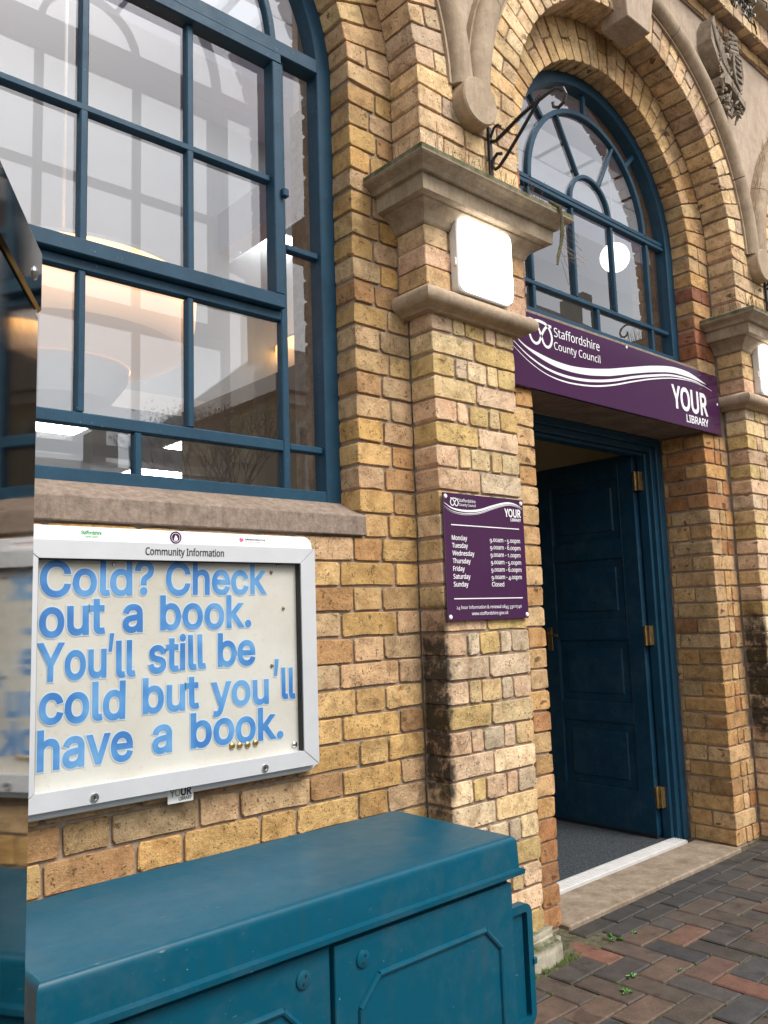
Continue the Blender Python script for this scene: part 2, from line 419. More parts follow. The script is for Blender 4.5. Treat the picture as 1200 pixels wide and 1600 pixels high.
def glyph(c, font, bold, ext):
    k = (c, font, bold)
    if k not in _gl:
        v, f = _fill(_outline(c, font), bold) if c != ' ' else ([], [])
        ka = ('adv', c, font)
        if ka not in _gl: _gl[ka] = _w('H' + c + 'H', font) - _w('HH', font)
        _gl[k] = (v, f, _gl[ka])
    return _gl[k]
INTER, NOTO = 'Inter.woff2', 'NotoSansMath-Regular.woff2'
def text(s, font, bold, x0, x1, z, cap, y, thick=.0006, oldstyle=False, track=0.0, rot=0.0, per_letter=False):
    """lettering standing in the plane y, baseline z, fitted between x0 and x1; cap = capital height"""
    out = []; pen = 0.0
    if ('cap', font) not in _gl:
        hh = [p.y for c in _outline('H', font, 2) for p in c]; _gl[('cap', font)] = max(hh) - min(hh); print('cap', font, _gl[('cap', font)])
    zs = cap / _gl[('cap', font)]
    for ch in s:
        v, f, adv = glyph(ch, font, bold, .5)
        sy, dy = 1.0, 0.0
        if oldstyle and ch in '012': sy = .76
        if oldstyle and ch in '34579': dy = -.17
        out.append((ch, [(a + pen, b * sy + dy, c) for a, b, c in v], f)); pen += adv + track
    xs = [q[0] for _, v, _ in out for q in v]; a, b_ = min(xs), max(xs); k = (x1 - x0) / (b_ - a)
    res = []
    for ch, v, f in out:
        if not v: continue
        res.append((ch, [(x0 + (q[0] - a) * k, y - q[2] * thick, z + q[1] * zs) for q in v], f))
    if per_letter: return res
    mb = MB()
    for _, v, f in res: mb.add(v, f)
    return mb

# ------------------------------------------------------------------ bricks
PAL = dict(
    wall=[(.50, .335, .135), (.46, .315, .135), (.43, .30, .15), (.53, .37, .17), (.46, .335, .19), (.39, .24, .115), (.49, .345, .20)],
    pil=[(.60, .475, .27), (.56, .43, .23), (.54, .39, .255), (.50, .415, .29), (.60, .45, .30), (.50, .38, .17), (.64, .52, .34)],
    neck=[(.50, .36, .19), (.53, .40, .24), (.48, .33, .17), (.54, .37, .25)],
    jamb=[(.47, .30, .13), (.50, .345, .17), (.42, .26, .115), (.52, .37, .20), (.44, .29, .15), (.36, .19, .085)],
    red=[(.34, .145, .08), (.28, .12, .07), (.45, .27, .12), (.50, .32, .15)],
    ring=[(.52, .375, .185), (.55, .41, .215), (.48, .335, .165), (.54, .385, .22), (.45, .30, .155), (.50, .36, .20)],
    outer=[(.55, .425, .245), (.50, .385, .245), (.60, .475, .29), (.52, .385, .235), (.46, .355, .25), (.58, .43, .235)])
def tone(zone):
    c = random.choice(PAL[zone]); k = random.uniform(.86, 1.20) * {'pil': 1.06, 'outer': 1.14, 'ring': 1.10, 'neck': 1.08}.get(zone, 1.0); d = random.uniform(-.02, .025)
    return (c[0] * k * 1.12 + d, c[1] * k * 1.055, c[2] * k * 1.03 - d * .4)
BR = []   # (parent key, verts, faces, tone, size in picture)
def brick(key, corners, basis, depth, col, jit=.0022, chip=.007):
    """corners: 4 (u,v) counter-clockwise; basis: function (u,v,n)->world, n outward; one loop of 10 points"""
    P = [Vector((a, b)) for a, b in corners]; ctr = sum(P, Vector((0, 0))) / 4
    mid = basis(ctr.x, ctr.y, 0)
    q = px(*mid)
    if q is None or not (-520 < q[0] < 1560 and -260 < q[1] < 1860): return
    e = [(P[(i + 1) % 4] - P[i]).length for i in range(4)]
    lng = 0 if e[0] >= e[1] else 1
    loop = []
    for i in range(4):
        a, b_ = P[i], P[(i + 1) % 4]; L = e[i]
        c0 = min(chip * random.uniform(.4, 1.5), L * .25); c1 = min(chip * random.uniform(.4, 1.5), L * .25)
        ts = [c0 / L, 1 - c1 / L]
        if i % 2 == lng: ts = [c0 / L, random.uniform(.35, .65), 1 - c1 / L]
        for t_ in ts:
            p = a.lerp(b_, t_); p += Vector((random.uniform(-jit, jit), random.uniform(-jit, jit))); loop.append(p)
    n = len(loop); v = []; f = []
    pr = random.uniform(-.0025, .0022)
    for p in loop: v.append(basis(p.x, p.y, -.0022 + pr))
    for p in loop:
        d = (ctr - p); d = d.normalized() * random.uniform(.001, .0034); v.append(basis(p.x + d.x, p.y + d.y, pr + random.uniform(-.001, .0008)))
    for p in loop: v.append(basis(p.x, p.y, -depth))
    v.append(basis(ctr.x, ctr.y, pr + random.uniform(-.001, .0018)))
    for i in range(n):
        k = (i + 1) % n
        f.append((3 * n, n + i, n + k)); f.append((n + i, i, k, n + k)); f.append((i, 2 * n + i, 2 * n + k, k))
    s_ = 0
    if -30 < q[0] < 1230 and -30 < q[1] < 1630: s_ = e[0] * e[1] / (q[2] ** 2)
    BR.append([key, v, f, col, s_, mid])
def front(y):  # face looking towards the street
    return lambda u, v, n: (u, y - n, v)
def sidef(x):  # face looking to -x; u runs along +y
    return lambda u, v, n: (x - n, u, v)
J = .0046      # half a joint
def row_y(n): return .005 + .08 * n
def lay(key, zone, y, x0, n, widths, depth, soft=0):
    """one course from x0 to the right; widths include the joint"""
    z0, z1 = row_y(n) + J, row_y(n + 1) - J; x = x0
    for i, w_ in enumerate(widths):
        if w_ < 0: x -= w_; continue
        a = x + (J if i else 0); b_ = x + w_ - (J if i < len(widths) - 1 else 0); x += w_
        d = depth[i] if isinstance(depth, (list, tuple)) else depth
        brick(key, [(a, z0), (b_, z0), (b_, z1), (a, z1)], front(y), d, tone(zone))

CX = [1.022, 3.380, 5.738]; PC = [2.201, 4.559]; SP = 3.085; R0 = .713; R1 = .915; R2 = 1.09
# left wall under the sill, Flemish bond, laid leftwards from the pilaster
for n in range(0, 18):
    x1 = 1.985; pat = [(.105, .24), (.16, .125)][n % 2]
    ws = [.105] + [.24, .125] * 8 if n % 2 == 0 else [.165] + [.125, .24] * 8
    xs = x1
    z0, z1 = row_y(n) + J, row_y(n + 1) - J
    for i, w_ in enumerate(ws):
        w_ *= random.uniform(.97, 1.03)
        a, b_ = xs - w_ + J, xs - (J if i else .002); xs -= w_
        brick('wall', [(a, z0), (b_, z0), (b_, z1), (a, z1)], front(0), .09, tone('wall'))
# window side strip (bay 1 right) up to the springing
for n in range(18, 38):
    x0 = 1.754 if n == 18 else CX[0] + R0; x1 = 1.985 if row_y(n) < 2.20 else 1.944
    t_ = x1 - x0
    ws = [t_ * .60, t_ * .40] if n % 2 else [t_ * .45, t_ * .55]
    lay('wall', 'wall', 0, x0, n, ws, .099)
for n in range(18, 38):
    x0 = .06; t_ = CX[0] - R0 - x0
    lay('wall', 'wall', 0, x0, n, [t_ * .4, t_ * .6] if n % 2 else [t_ * .55, t_ * .45], .099)
# door bay: left strip and right jamb
for n in range(0, 38):
    z = row_y(n)
    if z + .04 < 2.085:
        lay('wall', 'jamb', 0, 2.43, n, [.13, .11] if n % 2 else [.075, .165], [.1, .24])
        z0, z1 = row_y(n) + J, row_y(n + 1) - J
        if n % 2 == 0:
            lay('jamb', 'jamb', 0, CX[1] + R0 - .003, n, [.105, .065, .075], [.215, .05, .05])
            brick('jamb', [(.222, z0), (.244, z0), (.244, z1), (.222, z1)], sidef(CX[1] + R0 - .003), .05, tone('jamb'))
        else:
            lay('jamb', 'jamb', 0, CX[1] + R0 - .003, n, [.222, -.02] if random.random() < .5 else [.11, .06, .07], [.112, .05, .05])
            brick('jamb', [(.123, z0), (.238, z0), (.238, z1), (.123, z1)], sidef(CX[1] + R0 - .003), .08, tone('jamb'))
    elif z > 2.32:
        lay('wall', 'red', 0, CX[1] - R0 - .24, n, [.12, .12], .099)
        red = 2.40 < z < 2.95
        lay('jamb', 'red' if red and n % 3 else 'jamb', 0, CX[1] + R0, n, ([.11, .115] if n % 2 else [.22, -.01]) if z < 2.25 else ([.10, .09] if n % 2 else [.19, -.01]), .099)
# the two pilasters
for c, key in zip(PC, ('pilaster', 'pilaster.001')):
    h = .218
    for n in range(0, 28):
        if row_y(n + 1) > 2.25: continue
        if n == 27: pass
        if n % 2 == 0: lay(key, 'pil', -.117, c - h, n, [.215, .221], .11)
        else: lay(key, 'pil', -.117, c - h, n, [.108, .062, .105, .062, .099], .11)
    for n in range(0, 3):
        zz = 2.302 + n * .0755; z0, z1 = zz + .003, zz + .0725
        ws = [.225, .31] if n % 2 else [.12, .225, .19]; x = c - .2655
        for i, w_ in enumerate(ws):
            brick(key, [(x + (J if i else 0), z0), (x + w_ - (J if i < len(ws) - 1 else 0), z0), (x + w_ - (J if i < len(ws) - 1 else 0), z1), (x + (J if i else 0), z1)], front(-.145), .135, tone('neck')); x += w_
    for n in range(34, 38):
        ws = [[.235, .115, .185], [.12, .12, .18, .115], [.235, .065, .235], [.12, .23, .185]][n % 4]
        lay(key, 'outer', -.145, c - .2675, n, ws, .14)
# arch rings
def ring(key, zone, cx, y, r0, r1, depth, nv, a0, a1, phase=0, gradew=None):
    for i in range(nv):
        t0 = a0 + (a1 - a0) * i / nv; t1 = a0 + (a1 - a0) * (i + 1) / nv
        rs = [(r0, r1)] if (i + phase) % 2 == 0 else [(r0, (r0 + r1) / 2 + random.uniform(-.012, .012))]
        if (i + phase) % 2: rs.append((rs[0][1], r1))
        for k, (ra, rb) in enumerate(rs):
            ja = J / ((ra + rb) / 2)
            rra = ra if k == 0 else ra + J; rrb = rb if k == len(rs) - 1 else rb - J
            cs = [(rra, t0), (rrb, t0), (rrb, t1), (rra, t1)]
            cc = []
            for q, (rr, tt) in enumerate(cs):
                jj = J / rr; tt += jj if q < 2 else -jj
                cc.append((cx + rr * math.cos(tt), SP + rr * math.sin(tt)))
            zz = zone
            if key == 'door_arch' and math.sin((t0 + t1) / 2) < .55 and math.cos(t0) > 0 and zone == 'ring' and random.random() < .35: zz = 'red'
            brick(key, cc, front(y), depth if k == 0 else .05, tone(zz))
for i, c in enumerate(CX):
    key = ('window_arch', 'door_arch', 'neighbouring_arch')[i]
    ring(key, 'ring', c, 0, R0, R1 + .012, .099, 33, R(-2.5), R(182.5), i)
    ring(key, 'outer', c, -.145, R1 - .006, R2, .14, 40, R(-2.3), R(182.3), i)
# brick courses over the spandrels
x = 3.3
while x < 6.2:
    brick('parapet', [(x + J, 4.415), (x + .225 - J, 4.415), (x + .225 - J, 4.475), (x + J, 4.475)], front(-.148), .06, tone('neck')); x += .225
x = 3.3
while x < 6.2:
    brick('parapet', [(x + J, 4.484), (x + .112 - J, 4.484), (x + .112 - J, 4.60), (x + J, 4.60)], front(-.218), .12, tone('outer')); x += .112

# ------------------------------------------------------------------ library building
lib = tag(empty('library_building', (0, 0, 0)), 'Victorian library of yellow brick with round arches and stone trim', 'building')
def core(name, mb, material=M_MORTAR, parent=lib, **k): return mb.build(name, material, parent, **k)
def arch_plate(c, r, hw, ztop, y0, y1, n=48, z0=SP):
    mb = MB(); pts = []
    for i in range(n + 1):
        a = PI * i / n; ca, sa = math.cos(a), math.sin(a)
        # boundary of the rectangle in that direction
        k = min(hw / abs(ca) if abs(ca) > 1e-6 else 1e9, (ztop - SP) / sa if sa > 1e-6 else 1e9)
        pts.append(((c + r * ca, SP + r * sa), (c + k * ca, SP + k * sa)))
    # insert exact corners
    for i in range(n):
        (a0, b0), (a1, b1) = pts[i], pts[i + 1]
        poly = [a0, b0]
        for cx_ in (c + hw, c - hw):
            if (abs(b0[0] - cx_) < 1e-6) != (abs(b1[0] - cx_) < 1e-6) and (abs(b0[1] - ztop) < 1e-6) != (abs(b1[1] - ztop) < 1e-6): poly.append((cx_, ztop))
        poly += [b1, a1]
        mb.loft([[(x_, y0, z_) for x_, z_ in poly], [(x_, y1, z_) for x_, z_ in poly]])
    return mb
def annulus(c, r0, r1, y0, y1, a0=0, a1=180, n=48, cz=SP, mb=None):
    mb = mb or MB(); loops = []
    for i in range(n + 1):
        a = R(a0 + (a1 - a0) * i / n); ca, sa = math.cos(a), math.sin(a)
        loops.append([(c + r0 * ca, y0, cz + r0 * sa), (c + r1 * ca, y0, cz + r1 * sa), (c + r1 * ca, y1, cz + r1 * sa), (c + r0 * ca, y1, cz + r0 * sa)])
    return mb.loft(loops)

wb = MB()
wb.box(-2.2, 2.0, .009, .36, -.15, 1.45)
wb.box(-2.2, CX[0] - R0 - .008, .009, .36, 1.45, SP)
wb.box(CX[0] + R0 + .008, CX[1] - R0 - .008, .009, .36, 1.45, SP)
wb.box(2.0, CX[1] - R0 - .008, .009, .36, -.15, 1.45)
wb.box(CX[1] - R0 - .008, CX[1] + R0 + .008, .03, .36, 2.325, 2.44)
wb.box(CX[1] + R0 + .008, 7.5, .009, .36, -.15, SP)
wall = core('wall', wb)
PARTS = {'wall': wall}
PARTS['jamb'] = core('jamb', MB().box(CX[1] + R0 + .006, CX[1] + R0 + .2, .010, .25, 0, 2.085))
for i, c in enumerate(CX):
    nm = ('window_arch', 'door_arch', 'neighbouring_arch')[i]
    mb = annulus(c, R0 + .010, 1.0, .011, .20, -2, 182)
    annulus(c, R1 + .004, R2 + .02, -.137, .02, -2, 182, mb=mb)
    PARTS[nm] = core(nm, mb)
    core('spandrel', arch_plate(c, R2 + .005, 1.179, 4.414, -.128, .05), M_RENDER)
    core('backing_wall', arch_plate(c, .96, 1.179, 5.2, .06, .36), M_MORTAR)
for c in PC:
    mb = MB(); mb.box(c - .209, c + .209, -.109, .02, -.1, 2.24); mb.box(c - .258, c + .258, -.137, .02, 2.29, 2.54); mb.box(c - .260, c + .260, -.137, .02, 2.69, SP + .02)
    k = 'pilaster' if 'pilaster' not in PARTS else 'pilaster.001'
    PARTS[k] = core('pilaster', mb)
mb = MB(); mb.box(3.2, 6.3, -.140, .0, 4.408, 4.484); mb.box(3.2, 6.3, -.210, .0, 4.484, 4.60)
PARTS['parapet'] = core('parapet', mb)
mb = MB()
pr_ = [(0, 4.603), (-.222, 4.603), (-.235, 4.615)] 
for k in range(9):
    a = R(-90 + 180 * k / 8); pr_.append((-.245 - .05 * math.cos(a), 4.668 + .05 * math.sin(a)))
pr_ += [(-.25, 4.73), (-.33, 4.75), (-.33, 4.80), (0, 4.82)]
mb.loft([[(x_, y_, z_) for y_, z_ in pr_] for x_ in (3.2, 3.9, 3.904, 4.6, 4.604, 5.3, 6.3)])
core('cornice', mb, M_STONE, smooth=True)

# brick objects: the ones that show largest singly, the rest joined
BR.sort(key=lambda b: -b[4])
def brick_mesh(name, items):
    v, f, cols = [], [], []
    for b in items:
        o = len(v); v += b[1]; f += [tuple(i + o for i in q) for q in b[2]]; cols += [b[3]] * len(b[1])
    me = mesh(name, v, f); a = me.attributes.new('tone', 'FLOAT_COLOR', 'POINT')
    a.data.foreach_set('color', [c for q in cols for c in (q[0], q[1], q[2], 1.0)]); return me
NB = 295
for b in BR[:NB]:
    me = brick_mesh('brick', [b]); o = link('brick', me, M_BRICK); adopt(o, PARTS[b[0]])
me = brick_mesh('brickwork', BR[NB:]); o = link('brickwork', me, M_BRICK); adopt(o, lib); tag(o, kind='stuff')
print('bricks', len(BR), 'visible', sum(1 for b in BR if b[4] > 0))

# hood mouldings, in separate stones
def hood(c, a0, a1):
    prof = []
    for k in range(13):
        a = R(180 * k / 12); prof.append((1.132 - .050 * math.cos(a), -.150 - .046 * math.sin(a)))
    prof = [(1.068, -.13), (1.068, -.156), (1.078, -.156)] + prof + [(1.196, -.156), (1.196, -.13)]
    n = max(2, int((a1 - a0) / 3)); mb = MB(); loops = []
    for i in range(n + 1):
        a = R(a0 + (a1 - a0) * i / n); loops.append([(c + r_ * math.cos(a), y_, SP + r_ * math.sin(a)) for r_, y_ in prof])
    return mb.loft(loops)
for c in CX:
    step = 22.2
    for k in range(8):
        a0 = 1.0 + k * (178 / 8) + .12; a1 = 1.0 + (k + 1) * (178 / 8) - .12
        if c > 5 and k < 5: continue
        hood(c, a0, a1).build('hood_stone', M_STONE, lib, smooth=True)
# keystones, bosses, capitals, roll mouldings
for c in CX[:2]:
    mb = MB(); l = []
    for z_, w0, yf in ((3.930, .098, -.207), (4.22, .150, -.222)):
        l.append([(c - w0, yf, z_), (c + w0, yf, z_), (c + w0, -.06, z_), (c - w0, -.06, z_)])
    mb.loft(l); mb.build('keystone', M_RENDER, lib, bev=.004)
for c in PC:
    MB().lathe([(0, .062), (.086, .062), (.091, .056), (.091, -.01)], (c - .002, -.145, 3.052), 'y', 40).build('round_boss', M_STONE, lib, smooth=True)
def u_mould(name, c, hw, yface, prof, material, smooth=False, yb=.0):
    loops = []
    path = lambda o: [(c - hw - o, yb), (c - hw - o, yface - o), (c + hw + o, yface - o), (c + hw + o, yb)]
    P = [path(o) for z_, o in prof]; mb = MB()
    for k in range(3):
        mb.loft([[(P[i][k][0], P[i][k][1], prof[i][0]) for i in range(len(prof))], [(P[i][k + 1][0], P[i][k + 1][1], prof[i][0]) for i in range(len(prof))]], close=False, caps=False)
    top = [(P[-1][k][0], P[-1][k][1], prof[-1][0]) for k in range(4)]; bot = [(P[0][k][0], P[0][k][1], prof[0][0]) for k in range(4)]
    mb.add(top, [(0, 1, 2, 3)]); mb.add(bot, [(3, 2, 1, 0)])
    return mb.build(name, material, lib, smooth=smooth)
cap_prof = [(2.525, .002), (2.531, .010), (2.545, .016), (2.562, .030), (2.574, .044), (2.580, .056), (2.586, .059), (2.5865, .078), (2.589, .086), (2.642, .089), (2.644, .104), (2.650, .108), (2.658, .113), (2.666, .126), (2.672, .141), (2.678, .147), (2.699, .147), (2.712, .120), (2.738, .01)]
for c in PC: u_mould('capital', c, .263, -.145, cap_prof, M_CAP, yb=-.0)
roll = [(2.224, .002), (2.232, .010)] + [(2.268 + .032 * math.sin(R(a)), .014 + .034 * math.cos(R(a))) for a in range(-80, 91, 17)] + [(2.302, .004)]
for c in PC: u_mould('roll_moulding', c, .250, -.135, roll, M_STONE, smooth=True)
# sill, lintel, step, footing
mb = MB(); l = [[(x_, y_, z_) for y_, z_ in ((-.012, 1.448), (-.012, 1.512), (.10, 1.566), (.22, 1.566), (.22, 1.448))] for x_ in (.28, .7, 1.2, 1.749)]
mb.loft(l).build('sill', M_SILL, lib, bev=.003)
MB().box(2.47, 4.30, -.006, .25, 2.088, 2.322).build('lintel', M_LINTEL, lib, bev=.004)
MB().loft([[(x_, y_, z_) for y_, z_ in ((.005, 2.325), (.005, 2.43), (.11, 2.462), (.25, 2.462), (.25, 2.325))] for x_ in (CX[1] - R0, CX[1] + R0)]).build('sill', M_SILL, lib, bev=.003)
def lumpy(name, x0, x1, y0, y1, z0, z1, n, amp, material, parent, seed=1):
    rnd = random.Random(seed); bm = bmesh.new(); bmesh.ops.create_cube(bm, size=1)
    for v in bm.verts: v.co = Vector((x0 + (v.co.x + .5) * (x1 - x0), y0 + (v.co.y + .5) * (y1 - y0), z0 + (v.co.z + .5) * (z1 - z0)))
    bmesh.ops.bevel(bm, geom=bm.edges[:], offset=min(x1 - x0, y1 - y0, z1 - z0) * .25, segments=2, affect='EDGES')
    bmesh.ops.subdivide_edges(bm, edges=bm.edges[:], cuts=n, use_grid_fill=True)
    for v in bm.verts: v.co += Vector((rnd.uniform(-1, 1), rnd.uniform(-1, 1), rnd.uniform(-1, 1))) * amp
    me = bpy.data.meshes.new(name); bm.to_mesh(me); bm.free(); o = link(name, me, material, None, True); adopt(o, parent); return o
MB().box(2.68, 4.075, -.028, .212, -.1, .012).build('door_step', M_STEP, lib, bev=.006)
lumpy('footing_stone', 1.95, 2.475, -.175, -.02, -.10, .10, 3, .005, M_FOOT, lib, 3)

# ------------------------------------------------------------------ windows
def glazing(c, zb, kind):
    """kind 'tall' (left window) or 'fan' (over the door)"""
    YF, YB = .100, .165
    ro, ri = R0 + .004, R0 - .058
    fr = annulus(c, ri, ro, YF, YB, 0, 180, 56)
    fr.box(c - ro, c - ri, YF, YB, zb, SP); fr.box(c + ri, c + ro, YF, YB, zb, SP)
    fr.box(c - ri, c + ri, YF + .001, YB - .001, zb, zb + (.042 if kind == 'tall' else .045))
    win = fr.build('window', M_WIN, lib, bev=.003)
    y0, y1 = (YF + .016, YF + .048) if kind == 'tall' else (YF + .018, YF + .047)
    def bar(x0, x1, z0, z1, a=y0, b=y1, nm='glazing_bar'): return MB().box(x0, x1, a, b, z0, z1).build(nm, M_WIN, win, bev=.0035)
    T0, T1 = SP + .008, SP + .062   # transom
    bar(c - ri, c + ri, T0, T1, YF - .004, YB - .004, 'transom') if kind == 'tall' else (bar(c - ri, c + ri, T0 + .004, T1 - .028, y0 - .004, y1, 'transom'), bar(c - ri, c + ri, T1 - .024, T1, y0, y1 - .002, 'transom'))
    bw = .0105
    yg = .138
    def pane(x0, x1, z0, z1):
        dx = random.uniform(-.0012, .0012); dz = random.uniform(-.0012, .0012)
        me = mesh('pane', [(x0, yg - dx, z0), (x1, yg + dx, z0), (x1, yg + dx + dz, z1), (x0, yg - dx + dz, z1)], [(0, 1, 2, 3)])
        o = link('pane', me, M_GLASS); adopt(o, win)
    # semicircular head
    mb = annulus(c, .470, .496, y0, y1, 0, 180, 48, T1 - .012); mb.build('curved_bar', M_WIN, win, bev=.003)
    mb = annulus(c, .154, .174, y0 + .002, y1 - .002, 0, 180, 30, T1 - .012); mb.build('curved_bar', M_WIN, win, bev=.003)
    cz = T1 - .012
    def spoke(a, r0_, r1_, wd):
        ca, sa = math.cos(R(a)), math.sin(R(a)); n_ = (-sa, ca)
        p = [(c + ca * r0_ + n_[0] * wd, cz + sa * r0_ + n_[1] * wd), (c + ca * r1_ + n_[0] * wd, cz + sa * r1_ + n_[1] * wd), (c + ca * r1_ - n_[0] * wd, cz + sa * r1_ - n_[1] * wd), (c + ca * r0_ - n_[0] * wd, cz + sa * r0_ - n_[1] * wd)]
        MB().prism(p, y0 + .003, y1 - .003).build('glazing_bar', M_WIN, win, bev=.003)
    for a in (60, 120): spoke(a, .175, .470, .008)
    for a in (45, 90, 135): spoke(a, .497, ri - .0 + (.012 if a == 90 else .0), .011)
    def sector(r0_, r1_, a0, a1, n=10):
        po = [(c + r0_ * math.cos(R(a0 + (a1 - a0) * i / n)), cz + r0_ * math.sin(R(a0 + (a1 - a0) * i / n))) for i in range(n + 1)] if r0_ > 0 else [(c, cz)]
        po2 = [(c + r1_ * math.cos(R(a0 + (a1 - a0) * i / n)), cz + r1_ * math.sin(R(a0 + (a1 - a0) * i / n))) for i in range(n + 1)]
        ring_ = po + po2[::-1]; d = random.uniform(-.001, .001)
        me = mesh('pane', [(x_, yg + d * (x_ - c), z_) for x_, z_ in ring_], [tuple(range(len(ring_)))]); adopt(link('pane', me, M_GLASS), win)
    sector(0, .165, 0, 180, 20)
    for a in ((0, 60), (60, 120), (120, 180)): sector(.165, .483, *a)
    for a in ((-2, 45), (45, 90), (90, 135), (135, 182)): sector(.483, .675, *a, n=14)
    if kind == 'tall':
        MX = .496                         # fixed mullions
        for s in (-1, 1):
            a, b = sorted((c + s * MX, c + s * (MX + .026)))
            bar(a, b, zb + .042, T0, nm='mullion')
            aa, bb = sorted((c + s * (MX + .026), c + s * ri))
            for z_ in (2.423, 1.742): bar(aa, bb, z_ - .011, z_ + .011)
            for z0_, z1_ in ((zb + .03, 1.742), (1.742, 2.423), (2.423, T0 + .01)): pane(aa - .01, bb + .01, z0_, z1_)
        bar(c - MX, c + MX, 2.160, 2.192, nm='transom')
        bar(c - MX, c + MX, 1.724, 1.760)
        bar(c - .011, c + .011, zb + .042, 1.724)
        for x_ in (-.166, .166): bar(c + x_ - bw, c + x_ + bw, 1.760, 2.160)
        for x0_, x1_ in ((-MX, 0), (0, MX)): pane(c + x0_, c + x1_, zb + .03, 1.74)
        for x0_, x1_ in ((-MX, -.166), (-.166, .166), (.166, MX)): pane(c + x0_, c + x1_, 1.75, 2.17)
        # hinged sash
        S0, S1, sw = 2.194, T0 - .001, .036; Y2, Y3 = YF - .010, YB - .02
        sb = MB(); sb.box(c - MX, c + MX, Y2, Y3, S0, S0 + .046); sb.box(c - MX, c + MX, Y2, Y3, S1 - sw, S1)
        sb.box(c - MX, c - MX + sw, Y2 + .0005, Y3, S0 + .046, S1 - sw); sb.box(c + MX - sw, c + MX, Y2 + .0005, Y3, S0 + .046, S1 - sw)
        sb.build('sash', M_WIN, win, bev=.003)
        for x_ in (-.166, .166): bar(c + x_ - bw - .001, c + x_ + bw + .001, S0 + .046, S1 - sw, Y2 + .024, Y3 + .001)
        bar(c - MX + sw, c + MX - sw, 2.630, 2.652, Y2 + .023, Y3 + .002)
        for x0_, x1_ in ((-MX + .03, -.166), (-.166, .166), (.166, MX - .03)):
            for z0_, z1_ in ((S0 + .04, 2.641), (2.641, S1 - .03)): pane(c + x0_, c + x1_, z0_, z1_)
        MB().box(c + MX - .012, c + MX + .012, YF - .026, YF - .004, 2.575, 2.605).build('catch', M_WIN, win, bev=.004)
    else:
        for x_ in (-.495, -.166, .166, .495): bar(c + x_ - .009, c + x_ + .009, 2.648, T0)
        bar(c - ri, c + ri, 2.626, 2.648)
        for x_ in (-.495, 0, .495): bar(c + x_ - .010, c + x_ + .010, zb + .045, 2.626)
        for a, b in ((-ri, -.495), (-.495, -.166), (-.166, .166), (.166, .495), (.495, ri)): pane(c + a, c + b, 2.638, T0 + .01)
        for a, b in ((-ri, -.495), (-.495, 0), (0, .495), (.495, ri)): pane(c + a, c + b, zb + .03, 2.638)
    return win
glazing(CX[0], 1.560, 'tall')
glazing(CX[1], 2.462, 'fan')
# secondary glazing behind the left window
sg = MB(); sg.box(.26, .30, .300, .335, 1.5, 3.95); sg.box(1.745, 1.785, .300, .335, 1.5, 3.95)
sg.build('secondary_frame', M_WHITE, lib)
me = mesh('secondary_pane', [(.30, .312, 1.5), (1.745, .312, 1.5), (1.745, .312, 3.9), (.30, .312, 3.9)], [(0, 1, 2, 3)]); adopt(link('pane', me, M_GLASS2), lib)

